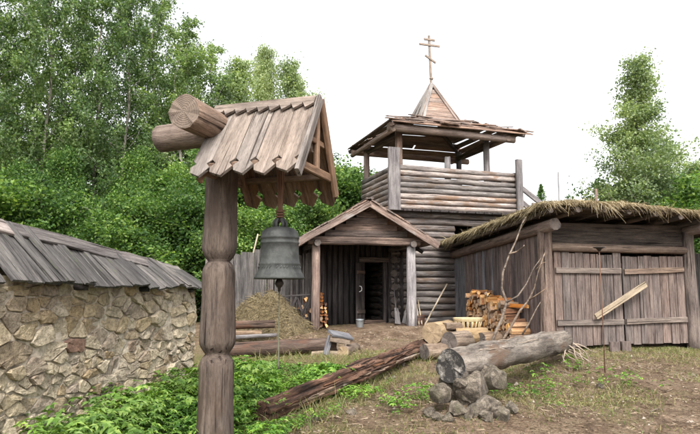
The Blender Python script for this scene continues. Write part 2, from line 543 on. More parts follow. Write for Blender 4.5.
def rockmat():
    m, t, b = newmat('lichen_field_rock')
    v = coords(t, (1, 1, 1))
    n1, n2, n3 = noise_(t, v, 14, 8, .72), noise_(t, v, 4, 5, .65), noise_(t, v, 60, 4, .7)
    col = ramp(t, n1, [(.34, (.035, .027, .020)), (.5, (.115, .093, .07)), (.66, (.25, .21, .165))])
    col = mix(t, ramp(t, n2, [(.5, (0, 0, 0)), (.62, (.8, .8, .8))]), col, (.085, .075, .045))
    col = mix(t, 1.0, col, ramp(t, n3, [(.35, (.6, .6, .6)), (.65, (1.25, 1.25, 1.25))]), 'MULTIPLY')
    t.links.new(col, b.inputs['Base Color'])
    b.inputs['Roughness'].default_value = .93
    bump(t, b, mathn(t, 'ADD', n1, mathn(t, 'MULTIPLY', n3, .4)), 1.0, .03)
    return m


MAT['rock'] = rockmat()


def bellmat():
    m, t, b = newmat('patinated_bronze')
    v = coords(t, (1, 1, 1))
    n1 = noise_(t, v, 6, 8, .7); n2 = noise_(t, coords(t, (3, 3, .6)), 5, 6, .7)
    col = ramp(t, n1, [(.34, (.015, .016, .0155)), (.5, (.034, .036, .034)), (.66, (.07, .072, .067))])
    col = mix(t, ramp(t, n2, [(.52, (0, 0, 0)), (.68, (.6, .6, .6))]), col, (.055, .06, .054))
    t.links.new(col, b.inputs['Base Color'])
    b.inputs['Metallic'].default_value = .15
    b.inputs['Roughness'].default_value = .68
    bump(t, b, n1, .6, .015)
    return m


MAT['bell'] = bellmat()


def groundmat():
    m, t, b = newmat('trodden_earth_and_grass')
    v = coords(t, (1, 1, 1), False)
    big = noise_(t, v, .55, 5, .6); mid = noise_(t, v, 2.6, 8, .68); fine = noise_(t, v, 22, 7, .75); gr = noise_(t, v, 90, 3, .7)
    dirt = ramp(t, mid, [(.34, (.10, .066, .043)), (.5, (.18, .126, .086)), (.66, (.275, .205, .146))])
    dirt = mix(t, 1.0, dirt, ramp(t, fine, [(.36, (.45, .42, .4)), (.5, (1, 1, 1)), (.68, (1.45, 1.4, 1.34))]), 'MULTIPLY')
    grass = ramp(t, fine, [(.3, (.06, .065, .022)), (.5, (.15, .135, .055)), (.7, (.26, .215, .11))])
    # greener to the left by the wall and round the logs, worn earth by the porch and at the right front
    sx = t.nodes.new('ShaderNodeSeparateXYZ'); tc = t.nodes.new('ShaderNodeTexCoord'); t.links.new(tc.outputs['Object'], sx.inputs[0])
    left = N(t, 'MapRange'); left.inputs['From Min'].default_value = 1.2; left.inputs['From Max'].default_value = -1.2
    left.inputs['To Min'].default_value = -.02; left.inputs['To Max'].default_value = .22
    t.links.new(sx.outputs[0], left.inputs['Value'])
    far = N(t, 'MapRange'); far.inputs['From Min'].default_value = 18; far.inputs['From Max'].default_value = 26; far.inputs['To Max'].default_value = .3
    t.links.new(sx.outputs[1], far.inputs['Value'])
    yard = N(t, 'MapRange'); yard.inputs['From Min'].default_value = 12.5; yard.inputs['From Max'].default_value = 14.5; yard.inputs['To Max'].default_value = -.18
    t.links.new(sx.outputs[1], yard.inputs['Value'])
    f = mathn(t, 'ADD', mathn(t, 'ADD', mathn(t, 'ADD', big, left.outputs[0]), far.outputs[0]), yard.outputs[0])
    f = mathn(t, 'ADD', f, mathn(t, 'MULTIPLY', mathn(t, 'SUBTRACT', mid, .5), .5))
    fac = ramp(t, f, [(.53, (0, 0, 0)), (.74, (.9, .9, .9))])
    col = mix(t, fac, dirt, grass)
    t.links.new(col, b.inputs['Base Color'])
    b.inputs['Roughness'].default_value = .97
    b.inputs['Specular IOR Level'].default_value = .15
    bump(t, b, mathn(t, 'ADD', fine, mathn(t, 'MULTIPLY', gr, .5)), 1.0, .05)
    return m


MAT['ground'] = groundmat()

# ------------------------------------------------------------------ the ground sheet
def axis(lo, a, b, hi, step):
    inner = np.arange(a, b + 1e-6, step)
    left = a - np.cumsum(step * 1.22 ** np.arange(1, 60)); left = left[left > lo]
    right = b + np.cumsum(step * 1.22 ** np.arange(1, 60)); right = right[right < hi]
    return np.concatenate([[lo], left[::-1], inner, right, [hi]])


gx = axis(-1200, -6, 10, 1200, .08)
gy = axis(-300, 3.5, 18, 2200, .08)
XX, YY = np.meshgrid(gx, gy)
ZZ = gz(XX, YY)
V = np.stack([XX.ravel(), YY.ravel(), ZZ.ravel()], 1)
nx, ny = len(gx), len(gy)
i, j = np.meshgrid(np.arange(nx - 1), np.arange(ny - 1))
a = (j * nx + i).ravel()
ground = bpy.data.objects.new('ground', npmesh('ground', V, np.stack([a, a + 1, a + nx + 1, a + nx], 1), MAT['ground'], True))
reg(ground, Matrix.Identity(4)); ground['kind'] = 'structure'; ground['label'] = 'trodden brown earth with patchy grass and litter'

# ------------------------------------------------------------------ rubble stone wall with shingled top
WO = Vector((-4.16 + .19 * 3.9, 3.9, 0)); WD = Vector((.19, 1, 0)).normalized(); WN = Vector((WD.y, -WD.x, 0))
WL = 5.62


def WP(s, n, z): return WO + WD * s + WN * n + Vector((0, 0, z))


wall = empty('stone_wall', WP(WL / 2, -.25, 0), 'long rubble stone wall under a sloping grey plank roof', 'wall')


def wallbow(s, z): return .035 * math.sin(s * 1.3 + .5) + .02 * math.sin(z * 3 + s * 2)


def eavez(s): return 1.70 - .07 * s / WL
def ridgez(s): return 2.42 - .50 * s / WL
def ridgen(s): return -.46 + .12 * s / WL


# mortar core: a rough subdivided body
V, Fs = [], []
ns, nzz = 110, 36
for i in range(ns + 1):
    s = WL * i / ns
    for j in range(nzz + 1):
        z = -.25 + (eavez(s) + .05 + .25) * j / nzz
        V.append(WP(s, wallbow(s, z) + .022 * mnoise.fractal((s * 6, z * 6, 1), .8, 2, 4) - .003, z) - WP(WL / 2, -.25, 0))
for i in range(ns):
    for j in range(nzz):
        q = i * (nzz + 1) + j
        Fs.append((q, q + nzz + 1, q + nzz + 2, q + 1))
nb = len(V)
for s in (0, WL):
    for z in (-.25, eavez(s) + .05):
        V.append(WP(s, -.75, z) - WP(WL / 2, -.25, 0))
fr0, fr1 = list(range(0, nzz + 1)), [ns * (nzz + 1) + j for j in range(nzz + 1)]
Fs.append(tuple([nb, *fr0, nb + 1])); Fs.append(tuple([nb + 3, *fr1[::-1], nb + 2])); Fs.append((nb, nb + 1, nb + 3, nb + 2))
Fs.append(tuple([nb + 1, *[i * (nzz + 1) + nzz for i in range(ns + 1)], nb + 3]))
m = mesh('mortar', V, Fs, MAT['mortar'], smooth=False)
reg(bpy.data.objects.new('mortar', m), Matrix.Translation(WP(WL / 2, -.25, 0)), wall)

# stones: irregular cells of a jittered, stretched Voronoi pattern
AN = 1.75
seeds = []
z = -.12
while z < 1.74:
    h = random.choice((.07, .10, .13, .16, .2)) + J(.015); s = random.uniform(-.2, 0)
    while s < WL + .2:
        ww = random.choice((.11, .16, .23, .31, .42)) * random.uniform(.8, 1.25) * (.7 + h * 2)
        seeds.append((s + ww / 2 + J(.04), z + h / 2 + J(.06)))
        s += ww
    z += h
S = np.array(seeds)


def cell(k):
    c = S[k]
    poly = [(c[0] - .5, c[1] - .3), (c[0] + .5, c[1] - .3), (c[0] + .5, c[1] + .3), (c[0] - .5, c[1] + .3)]
    d = (S[:, 0] - c[0]) ** 2 / AN ** 2 + (S[:, 1] - c[1]) ** 2
    for o in np.argsort(d)[1:30]:
        q = S[o]
        mx, my = (c[0] + q[0]) / 2, (c[1] + q[1]) / 2
        ax, ay = (q[0] - c[0]) / AN ** 2, q[1] - c[1]
        out = []
        for i in range(len(poly)):
            p, r = poly[i], poly[(i + 1) % len(poly)]
            f0 = (p[0] - mx) * ax + (p[1] - my) * ay; f1 = (r[0] - mx) * ax + (r[1] - my) * ay
            if f0 <= 0: out.append(p)
            if f0 * f1 < 0:
                tt = f0 / (f0 - f1); out.append((p[0] + (r[0] - p[0]) * tt, p[1] + (r[1] - p[1]) * tt))
        poly = out
        if len(poly) < 3: return None
    return poly


def stone_obj(poly, parent, basis, gap=.005):
    """poly in (s,z) -> one bulging stone"""
    p = np.array(poly)
    c = p.mean(0)
    q = []
    for i in range(len(p)):
        a, b = p[i], p[(i + 1) % len(p)]
        if np.hypot(*(b - a)) > .02:
            q += [a * .85 + b * .15 + rng.normal(0, .004, 2), a * .15 + b * .85 + rng.normal(0, .004, 2)]
    if len(q) < 5: return
    q = np.array(q)
    d = q - c; r = np.hypot(d[:, 0], d[:, 1])[:, None]
    q = c + d * np.clip((r - gap - rng.uniform(0, .012, r.shape)) / r, .3, 1)
    n = len(q)
    pr = random.uniform(.004, .042); tilt = (J(.16), J(.16))
    V, Fs = [], []
    for sc, dep in ((1.02, -.05), (.985, pr * .72), (.90, pr)):
        for k in range(n):
            x, y = (q[k] - c) * sc
            V.append((x, y, dep + (x * tilt[0] + y * tilt[1] + J(.008)) * (dep > 0)))
    V.append((0, 0, pr + J(.01)))
    for r_ in range(2):
        for k in range(n):
            Fs.append((r_ * n + k, r_ * n + (k + 1) % n, (r_ + 1) * n + (k + 1) % n, (r_ + 1) * n + k))
    for k in range(n): Fs.append((2 * n + k, 2 * n + (k + 1) % n, 3 * n))
    m = mesh('stone', V, Fs, MAT['stone'], smooth=False)
    return reg(bpy.data.objects.new('stone', m), basis(c), parent)


def wall_basis(c):
    M = Matrix((WD, Vector((0, 0, 1)), WN)).transposed().to_4x4()
    M.translation = WP(c[0], wallbow(c[0], c[1]), c[1])
    return M


for k in range(len(S)):
    if not (-.02 < S[k][0] < WL + .03) or S[k][1] > eavez(S[k][0]) - .02: continue
    poly = cell(k)
    if poly:
        poly = [(min(max(x, 0), WL), zz) for x, zz in poly]
        stone_obj(poly, wall, wall_basis)
# quoins on the far end face
z = .0
while z < 1.55:
    h = random.uniform(.13, .22); n0 = 0
    while n0 < .7:
        ww = random.uniform(.18, .34)
        poly = [(n0, z), (min(n0 + ww, .74), z), (min(n0 + ww, .74), z + h), (n0, z + h)]

        def eb(c):
            M = Matrix((-WN, Vector((0, 0, 1)), WD)).transposed().to_4x4(); M.translation = WP(WL, -c[0] + .02, c[1]); return M
        stone_obj(poly, wall, eb); n0 += ww
    z += h
# plank roof: front slope, back slope, ridge planks
s = -.05
while s < WL + .1:
    ww = random.uniform(.15, .27)
    sc = s + ww / 2
    top = WP(sc + .05, ridgen(sc), ridgez(sc)); bot = WP(sc + .05 + J(.04), .17 + J(.03), eavez(sc) - .03 + J(.015))
    nrm = (WN * 1 + Vector((0, 0, 1.1))).normalized()
    lift = Vector((0, 0, .035 * (random.random())))
    board('roof_plank', top + lift, bot + lift, ww * .97, .026, nrm + WD * J(.12), MAT['shingle'], wall, 3, .012, w1=ww * 1.02, bow=J(.012))
    if random.random() < .35:
        board('roof_plank', top + lift + nrm * .03, bot + lift + nrm * .03 + WD * J(.05), ww * .5, .018, nrm, MAT['shingle'], wall, 3, .012)
    bb = WP(sc, 2 * ridgen(sc) - .2, eavez(sc)); board('roof_plank', top, bb, ww, .026, -WN + Vector((0, 0, 1.1)), MAT['shingle'], wall, 1, .01)
    s += ww
for (s0, s1, mt) in ((-.1, 1.55, 'ridgecap'), (1.55, 2.1, 'pink'), (2.1, 4.1, 'ridgecap'), (4.1, 5.05, 'ridgecap'), (5.07, 5.7, 'shingle')):
    for sg in (1, -1):
        off = WN * (.085 * sg)
        a = WP(s0 + J(.03), ridgen(s0), ridgez(s0) - .025) + off; b = WP(s1 + J(.03), ridgen(s1), ridgez(s1) - .025) + off
        board('ridge_plank', a, b, .21, .03, (WN * sg + Vector((0, 0, 1.05))), MAT[mt if sg > 0 else 'ridgecap'], wall, 4, .02)
for s in (0.2, 1.5, 2.8, 4.1, 5.4):   # joists carrying the planks
    log('joist', WP(s, -.72, eavez(s) - .02), WP(s, .1, eavez(s) - .035), .045, .04, [MAT['porchdark']] * 2, wall, 6, 1)

# ------------------------------------------------------------------ bell stand
BO = Vector((-1.262, 6.0, 0)); BU = Vector((math.cos(R(18)), -math.sin(R(18)), 0)); BV = Vector((math.sin(R(18)), math.cos(R(18)), 0))


def BP(u, v, z): return BO + BU * u + BV * v + Vector((0, 0, z))


stand = empty('bell_stand', P(BO.x, BO.y), 'carved brown log post carrying a small plank gable roof for the bell', 'bell stand')


def carve(t):   # necks where the photo shows them
    z = -.15 + t * 3.17
    r = 1.0
    for zn in (1.0, 1.875, .1):
        d = abs(z - zn)
        r = min(r, .62 + .38 * math.sin(min(1, d / .13) * math.pi / 2) ** .8)
    return r * (1 + .03 * math.sin(z * 7))


log('post', BP(0, 0, -.15), BP(0, 0, 3.02), .172, .155, [MAT['post'], MAT['beam_end']], stand, 24, 130, .03, .001, bulge=carve)
ZR, ZE, HW = 3.34, 2.62, .50       # ridge height, eave height, half run
log('beam', BP(-.72, 0.0, 3.14), BP(-.02, 0.0, 3.16), .14, .14, [MAT['beam'], MAT['beam_end']], stand, 20, 8, .04, .01)
log('beam', BP(-.10, 0.0, 2.99), BP(.97, 0.0, 2.99), .125, .12, [MAT['beam'], MAT['beam_end']], stand, 20, 8, .04, .01)
log('beam', BP(-.03, -.64, 3.19), BP(-.03, .62, 3.17), .155, .145, [MAT['beam'], MAT['beam_end']], stand, 22, 8, .05, .01)
slope = Vector((0, 0, 0))


def tip_outline(Lb, wb):
    """plank with a notched, pointed lower end; x runs down the slope"""
    h = wb / 2 - .002
    c = .045
    return [(0, -h), (Lb - .15, -h), (Lb - .105, -h + c), (Lb - .06, -h), (Lb + .005, -h + .02), (Lb + .055, h * .25), (Lb - .055, h), (Lb - .105, h - c), (Lb - .15, h), (0, h)]


for sg in (-1, 1):
    u = -.05
    ws = [.20, .23, .20, .21, .21] if sg < 0 else [.21] * 5
    for k, wb in enumerate(ws):
        a = BP(u + wb / 2, 0, ZR); b = BP(u + wb / 2, sg * HW, ZE)
        x = (b - a); Lb = x.length; x.normalize()
        n = (BV * sg * (ZR - ZE) + Vector((0, 0, HW))).normalized()
        y = n.cross(x)
        M = Matrix((x, y, n)).transposed().to_4x4(); M.translation = a + n * (.004 + J(.004))
        ol = tip_outline(Lb - .02 + J(.012) + (.17 if sg > 0 else 0), wb)
        if sg > 0: ol = [(px_, -py_) for px_, py_ in ol][::-1]
        extrude('roof_plank', ol, .028, M, MAT['bellroof'] if sg < 0 else MAT['bellwood'], stand)
        u += wb + .004
# saw-tooth ridge boards
for sg in (-1, 1):
    a = BP(-.07, sg * -.012, ZR + .045)
    x = BU; dn = (BV * sg * HW + Vector((0, 0, ZE - ZR))).normalized()
    n = (BV * sg * (ZR - ZE) + Vector((0, 0, HW))).normalized()
    yy = dn
    ol = [(0, -.005), (1.07, -.005)]
    nt_ = 9
    for k in range(nt_):
        x1 = 1.07 - k * 1.07 / nt_; x0 = 1.07 - (k + 1) * 1.07 / nt_
        ol += [(x1, .10), (x0 + .045, .155), (x0 + .002, .075)]
    M = Matrix((x, yy, x.cross(yy))).transposed().to_4x4(); M.translation = a + n * (.032 if sg * 1 else 0)
    th = .024
    if x.cross(yy).dot(n) < 0: M.translation = M.translation + n * th
    extrude('ridge_board', ol, th, M, MAT['bellroof'], stand)
# gable frames: barge boards, tie, king post, collar, purlins
for ug, full in ((1.035, True), (.05, False)):
    for sg in (-1, 1):
        n = BU
        board('bargeboard' if full else 'rafter', BP(ug, sg * .012, ZR + (.05 if full else -.06)), BP(ug, sg * (HW + ((.03 if sg < 0 else -.06) if full else -.02)), ZE + (-.03 if full else -.04) + (.0 if sg < 0 else -.06)), .095 if full else .07, .04, n, MAT['bellroof'] if sg < 0 and full else MAT['bellwood'], stand, 3, .004)
    board('tie_beam', BP(ug - .03, -HW + .06, ZE + .07), BP(ug - .03, HW - .04, ZE + .07), .075, .05, BU, MAT['bellwood'], stand, 2, .004)
    board('king_post', BP(ug - .035, .0, ZE + .1), BP(ug - .035, 0, ZR - .05), .06, .045, BU, MAT['bellwood'], stand, 2, .003)
    board('collar', BP(ug - .04, -.26, ZE + .36), BP(ug - .04, .26, ZE + .36), .05, .03, BU, MAT['bellwood'], stand, 1, .003)
for sg in (-1, 1):
    board('purlin', BP(-.03, sg * (HW - .10), ZE + .10), BP(1.0, sg * (HW - .10), ZE + .10), .07, .06, (0, 0, 1), MAT['bellwood'], stand, 2, .004)

# the bell itself
BX = BP(.635, 0, 0)
bell_top = 2.29
bell = empty('church_bell', (BX.x, BX.y, 1.70), 'dark bronze bell hanging under the small plank roof', 'bell')
prof = [(.02, .462), (.09, .46), (.135, .447), (.165, .425), (.178, .40), (.182, .375), (.188, .368), (.188, .356), (.182, .35), (.182, .325), (.187, .32), (.187, .31), (.182, .304), (.183, .24), (.187, .18), (.193, .135),
        (.200, .128), (.200, .115), (.197, .108), (.206, .07), (.216, .045), (.222, .04), (.224, .032), (.238, .008), (.244, -.006), (.238, -.014), (.222, -.012), (.19, .06), (.168, .2), (.165, .34), (.02, .42)]
sc_b = .47 / .46
prof = [(r * .975, zz * sc_b) for r, zz in prof]
lathe('bell_body', prof, Matrix.Translation((BX.x, BX.y, 1.715)), MAT['bell'], bell, 48)
geos = []
for k in range(40):
    a = 2 * math.pi * k / 40
    if k % 5 == 4: continue
    q = BX + Vector((math.cos(a) * .1965, math.sin(a) * .1965, 1.715 + .092))
    tg = Vector((-math.sin(a), math.cos(a), 0)); hgt = random.uniform(.010, .018)
    geos.append(tubegeo([q - tg * .008 - UP * hgt, q + tg * J(.008), q + tg * .008 + UP * hgt], [.004, .005, .004], 4))
multi('relief_band', geos, MAT['bell'], bell)['kind'] = 'stuff'
geos = []
for an in (0, 60, 120):
    ca, sa = math.cos(R(an)), math.sin(R(an))
    geos.append(tubegeo([BX + Vector((ca * x, sa * x, 2.175 + zz)) for x, zz in ((-.055, 0), (-.06, .05), (-.035, .085), (0, .095), (.035, .085), (.06, .05), (.055, 0))], [.016] * 7, 6))
multi('crown_loops', geos, MAT['bell'], bell)
# rope winding that ties the crown to the beam
geos = []
for k in range(3):
    o = (k - 1) * .02
    geos.append(tubegeo([BX + Vector((o, -.02, 2.235)), BX + Vector((o * .5, -.03, 2.4)), BX + Vector((o, -.05, 2.6)), BX + Vector((o, -.13, 2.85)), BX + Vector((o, -.145, 2.99)), BX + Vector((o, -.10, 3.11)), BX + Vector((o, 0, 3.15)),
                         BX + Vector((o, .10, 3.11)), BX + Vector((o, .145, 2.99)), BX + Vector((o, .13, 2.85)), BX + Vector((o, .05, 2.6)), BX + Vector((o * .5, .03, 2.4)), BX + Vector((o, .02, 2.235))], [.010] * 13, 6))
for zz in (2.29, 2.315, 2.34):
    geos.append(tubegeo([BX + Vector((math.cos(a) * .035, math.sin(a) * .045, zz + .01 * math.sin(a))) for a in np.linspace(0, 2 * math.pi, 9)], [.010] * 9, 5))
multi('hanging_strap', geos, MAT['rust'], bell)
cl = lathe('clapper', [(.006, .42), (.012, .3), (.014, .0), (.03, -.03), (.042, -.06), (.03, -.085), (.016, -.10), (.014, -.13), (.004, -.14)], Matrix.Translation((BX.x, BX.y, 1.72)), MAT['iron'], bell, 10)
rope = tube('bell_rope', [BX + Vector((0.0, 0.0, 1.585)), BX + Vector((.002, .0, 1.4)), BX + Vector((-.003, .002, 1.2)), BX + Vector((.002, 0, 1.05)), BX + Vector((.0, .0, .93)), BX + Vector((.002, 0, .88))], [.006, .006, .006, .007, .013, .010], MAT['rope'], None, 6)
tag(rope, 'thin grey green rope hanging from the bell clapper', 'rope')

# ------------------------------------------------------------------ farm building frame (porch, tower)
TH = R(12)
E1 = Vector((math.cos(TH), math.sin(TH), 0)); E2 = Vector((-math.sin(TH), math.cos(TH), 0)); UP = Vector((0, 0, 1))
OB = Vector((-.855, 15.6, 0))


def B(a, b, z): return OB + E1 * a + E2 * b + UP * z


TT = R(18)      # the tower stands turned a little further than the porch
T1v = Vector((math.cos(TT), math.sin(TT), 0)); T2v = Vector((-math.sin(TT), math.cos(TT), 0))
PIV = B(2.55, 1.72, 0)


def BT(a, b, z): return PIV + T1v * (a - 2.55) * 1.03 + T2v * (b - 1.72) + UP * z


porch = empty('entrance_porch', P(B(1.25, 1, 0).x, B(1.25, 1, 0).y), 'dark wooden entrance porch with a low gable roof on two posts', 'porch')
GZ = .62
log('post', B(0, 0, .45), B(0, 0, 2.80), .115, .105, [MAT['porchpost'], MAT['cut_end_dark']], porch, 10, 5, .08)
log('post', B(2.5, 0, .5), B(2.5, 0, 2.80), .135, .120, [MAT['porchpost_grey'], MAT['cut_end_dark']], porch, 10, 5, .08)
AP, ALE, ARE, ZA, ZL = 1.30, -.52, 3.12, 3.78, 2.73
board('tie_beam', B(-.22, -.05, 2.84), B(2.72, -.05, 2.84), .2, .2, -E2, MAT['porchwood'], porch, 4, .015)
for k in range(5):    # gable infill boards
    z0 = 2.96 + k * .16
    hw = (ZA - .10 - z0 - .08) / (ZA - ZL) * 1.78
    if hw < .12: continue
    board('gable_board', B(AP - hw, -.03, z0 + .075), B(AP + hw, -.03, z0 + .075), .155, .04, -E2, MAT['porchwood'], porch, 3, .012)
for sg, ae, zl in ((-1, ALE, ZL), (1, ARE, ZL - .02)):
    board('bargeboard', B(AP - sg * .02, -.36, ZA + .0), B(ae, -.36, zl), .15, .05, -E2, MAT['porchrafter'], porch, 5, .012)
    # roof planks run along the ridge direction, laid from eave to ridge
    nrm = (E1 * sg * (ZA - zl) + UP * abs(ae - AP))
    nn = nrm.normalized()
    npl = 9
    for k in range(npl):
        t = (k + .5) / npl
        c0 = AP + (ae - AP) * t; z0 = ZA + (zl - ZA) * t
        ww = math.hypot(ae - AP, ZA - zl) / npl
        q = nn * (.10 + J(.012))
        board('roof_plank', B(c0, -.38 + J(.05), z0) + q, B(c0 + J(.02), 6.2, z0) + q, ww * 1.03, .035, nrm, MAT['towerroof'], porch, 3, .012)
    for b_ in (.9, 1.9, 3.2, 4.6):
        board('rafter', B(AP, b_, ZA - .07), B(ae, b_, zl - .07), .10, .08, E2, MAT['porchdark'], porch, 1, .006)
board('ridge_plank', B(AP, -.42, ZA + .115), B(AP, 6.2, ZA + .115), .18, .03, UP, MAT['porchrafter'], porch, 3, .015)
for a_ in (0, 2.5):
    log('wall_plate', B(a_, -.25, 2.77 if a_ else 2.77), B(a_, 6.1, 2.77), .085, .08, [MAT['porchdark'], MAT['cut_end_dark']], porch, 8, 2)
# back wall of upright half-logs round a door opening
a_ = -.42
D0, D1 = 1.70, 2.26
while a_ < 2.78:
    dd = random.uniform(.13, .19)
    c_ = a_ + dd / 2
    ztop = min(3.7, ZA - abs(c_ - AP) * (ZA - ZL) / 1.82 - .1)
    if c_ + dd / 2 < D0 or c_ - dd / 2 > D1:
        zlow = .5
    else:
        zlow = 2.45
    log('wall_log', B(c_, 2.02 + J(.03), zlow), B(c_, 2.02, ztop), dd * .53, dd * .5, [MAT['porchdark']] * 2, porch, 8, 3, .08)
    a_ += dd
board('lintel', B(D0 - .15, 1.92, 2.46), B(D1 + .15, 1.92, 2.46), .14, .08, -E2, MAT['porchwood'], porch, 2, .01)
board('threshold', B(D0 - .05, 1.95, .70), B(D1 + .05, 1.95, .70), .16, .1, UP, MAT['porchwood'], porch, 2, .01)
for x in (D0 - .04, D1 + .04):
    board('door_jamb', B(x, 1.94, .6), B(x, 1.94, 2.4), .1, .1, -E2, MAT['porchdark'], porch, 2, .01)
# room behind: side walls and back wall of planks
for b0, b1, a0, a1 in ((2.1, 6.0, -.42, -.42), (6.0, 6.0, -.42, 2.75), (2.2, 6.0, 2.45, 2.75)):
    for k in range(15 if b0 == b1 else 12):
        z0 = .5 + k * .2
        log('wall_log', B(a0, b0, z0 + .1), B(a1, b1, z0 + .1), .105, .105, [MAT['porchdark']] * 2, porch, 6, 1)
# door leaf standing ajar
leaf = empty('door_dummy', B(D0, 1.9, .7)); bpy.data.objects.remove(leaf); WM.pop(leaf, None)
dl = board('door', B(D0 - .02, 1.86, .72), B(D0 - .02, 1.86, 2.38), .02, .02, -E2, MAT['porchdark'], porch, 1, .0)
dd_ = (E1 * -.62 + E2 * -.62).normalized()
for k in range(3):
    p = B(D0 - .02, 1.84, 0) + dd_ * (.07 + k * .14)
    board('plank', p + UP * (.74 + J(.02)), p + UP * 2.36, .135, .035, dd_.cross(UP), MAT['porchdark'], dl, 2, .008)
for zz in (1.0, 2.1):
    p = B(D0 - .02, 1.84, zz) + dd_.cross(UP) * (.035 if dd_.cross(UP).dot(-E2) > 0 else -.035)
    board('rail', p + dd_ * .02, p + dd_ * .42, .1, .03, dd_.cross(UP), MAT['porchwood'], dl, 1, .005)
hp = B(D0 - .02, 1.84, 1.62) + dd_ * .24 + (-E2) * .06
tube('horseshoe', [hp + E1 * x + UP * z for x, z in ((-.03, .09), (.02, .08), (.045, .03), (.04, -.03), (.0, -.06), (-.03, -.07))], [.012] * 6, MAT['white'], dl, 6)

# ------------------------------------------------------------------ the tower
tower = empty('bell_tower', P(BT(4.6, 4, 0).x, BT(4.6, 4, 0).y), 'square log watchtower with open top storey and orthodox cross', 'tower')
TA0, TA1, TB0, TB1 = 2.62, 6.42, 2.02, 4.35
LM = [MAT['towerlog'], MAT['beam_end']]
ZP = 3.92       # floor of the balcony
LL = [MAT['towerlow'], MAT['cut_end_dark']]
nlow = 18
hl = (ZP - .42) / nlow
for k in range(nlow):
    zc = .42 + hl * (k + .5)
    r = hl * .515
    ex = .12 if k % 2 else .02
    a_open = (4.55, 5.15) if 3.1 < zc < 3.62 else None
    if a_open:
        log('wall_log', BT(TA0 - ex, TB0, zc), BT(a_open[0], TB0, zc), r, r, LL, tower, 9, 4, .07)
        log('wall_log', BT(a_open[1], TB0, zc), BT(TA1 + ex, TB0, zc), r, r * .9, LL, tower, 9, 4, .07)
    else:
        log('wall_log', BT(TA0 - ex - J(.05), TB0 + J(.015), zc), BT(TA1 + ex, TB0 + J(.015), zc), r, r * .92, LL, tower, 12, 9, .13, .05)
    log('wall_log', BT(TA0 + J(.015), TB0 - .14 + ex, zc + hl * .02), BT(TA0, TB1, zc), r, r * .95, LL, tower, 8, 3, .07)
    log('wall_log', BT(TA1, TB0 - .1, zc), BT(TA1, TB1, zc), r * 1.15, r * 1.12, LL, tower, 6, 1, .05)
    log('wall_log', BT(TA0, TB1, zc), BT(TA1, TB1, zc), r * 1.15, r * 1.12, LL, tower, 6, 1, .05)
# balcony floor and parapet
for k in range(14):
    a_ = TA0 - .1 + (TA1 - TA0 + .2) * (k + .5) / 14
    board('floor_plank', BT(a_, 1.66, ZP), BT(a_, TB1 + .2, ZP), .27, .05, UP, MAT['porchdark'], tower, 1, .006)
PA0, PA1, PB0, PB1 = 2.55, 6.5, 1.72, 4.45
npar = 8
ZT = 5.24
hp_ = (ZT - ZP - .0) / npar
for k in range(npar):
    zc = ZP + hp_ * (k + .5)
    r = hp_ * .545
    log('parapet_log', BT(PA0 - .02, PB0 + J(.02), zc + J(.01)), BT(PA1 + .02, PB0 + J(.02), zc + J(.015)), r * random.uniform(.9, 1.08), r * random.uniform(.78, 1.0), LM, tower, 12, 9, .14, .07)
    log('parapet_log', BT(PA0, PB0, zc), BT(PA0, PB1, zc), r, r * .95, LM, tower, 8, 4, .07)
    log('parapet_log', BT(PA1, PB0, zc), BT(PA1, PB1, zc), r, r * .95, LM, tower, 6, 1, .05)
    log('parapet_log', BT(PA0, PB1, zc), BT(PA1, PB1, zc), r, r * .95, LM, tower, 6, 1, .05)
board('corner_post', BT(PA0 - .06, PB0 - .17, ZP - .03), BT(PA0 - .06, PB0 - .17, 5.72), .36, .12, -T2v, MAT['towergrey'], tower, 4, .012)
board('corner_post', BT(PA1 + .04, PB0 - .16, ZP + .02), BT(PA1 + .04, PB0 - .16, 5.62), .20, .12, -T2v, MAT['towergrey'], tower, 4, .012)
log('parapet_post', BT(4.32, PB0 + .17, ZP), BT(4.32, PB0 + .17, 5.62), .105, .095, [MAT['towergrey']] * 2, tower, 8, 3, .08)
# roof posts
RA0, RA1, RB0, RB1 = 2.3, 6.62, 1.30, 5.2       # eave rectangle
ZEV = 6.28
for a_, b_, r in ((2.82, 2.0, .115), (5.72, 2.05, .105), (2.62, 4.3, .10), (5.95, 4.3, .10)):
    log('roof_post', BT(a_, b_, ZP), BT(a_, b_, ZEV + .12), r, r * .95, [MAT['towerroof'] if a_ < 3 else MAT['towergrey'], MAT['beam_end']], tower, 8, 3, .08)
# eave beams
log('eave_beam', BT(RA0, RB0 + .2, ZEV + .02), BT(RA1 - .25, RB0 + .2, ZEV - .06), .12, .105, [MAT['spirebrown'], MAT['beam_end']], tower, 10, 5, .06)
log('eave_beam', BT(RA0 + .12, RB0 + .1, ZEV - .05), BT(RA0 + .12, RB1, ZEV - .06), .085, .075, [MAT['spirebrown'], MAT['beam_end']], tower, 8, 4, .06)
log('eave_beam', BT(RA1 - .5, RB0 + .1, ZEV - .05), BT(RA1 - .5, RB1, ZEV - .06), .085, .075, [MAT['spirebrown'], MAT['beam_end']], tower, 8, 3, .06)
log('eave_beam', BT(RA0, RB1 - .3, ZEV - .02), BT(RA1, RB1 - .3, ZEV - .06), .1, .1, [MAT['spirebrown'], MAT['beam_end']], tower, 8, 2, .06)
log('tie_beam', BT(2.8, 2.0, ZEV - .12), BT(2.65, 4.3, ZEV - .12), .08, .08, [MAT['porchwood']] * 2, tower, 8, 2)
log('tie_beam', BT(5.7, 2.0, ZEV - .12), BT(5.9, 4.3, ZEV - .12), .08, .08, [MAT['porchwood']] * 2, tower, 8, 2)
SPA, SPB = 4.5, 3.3          # spire centre
SH = .66
ZS = 6.96                     # spire base height
cor = [(RA0, RB0), (RA1, RB0), (RA1, RB1), (RA0, RB1)]
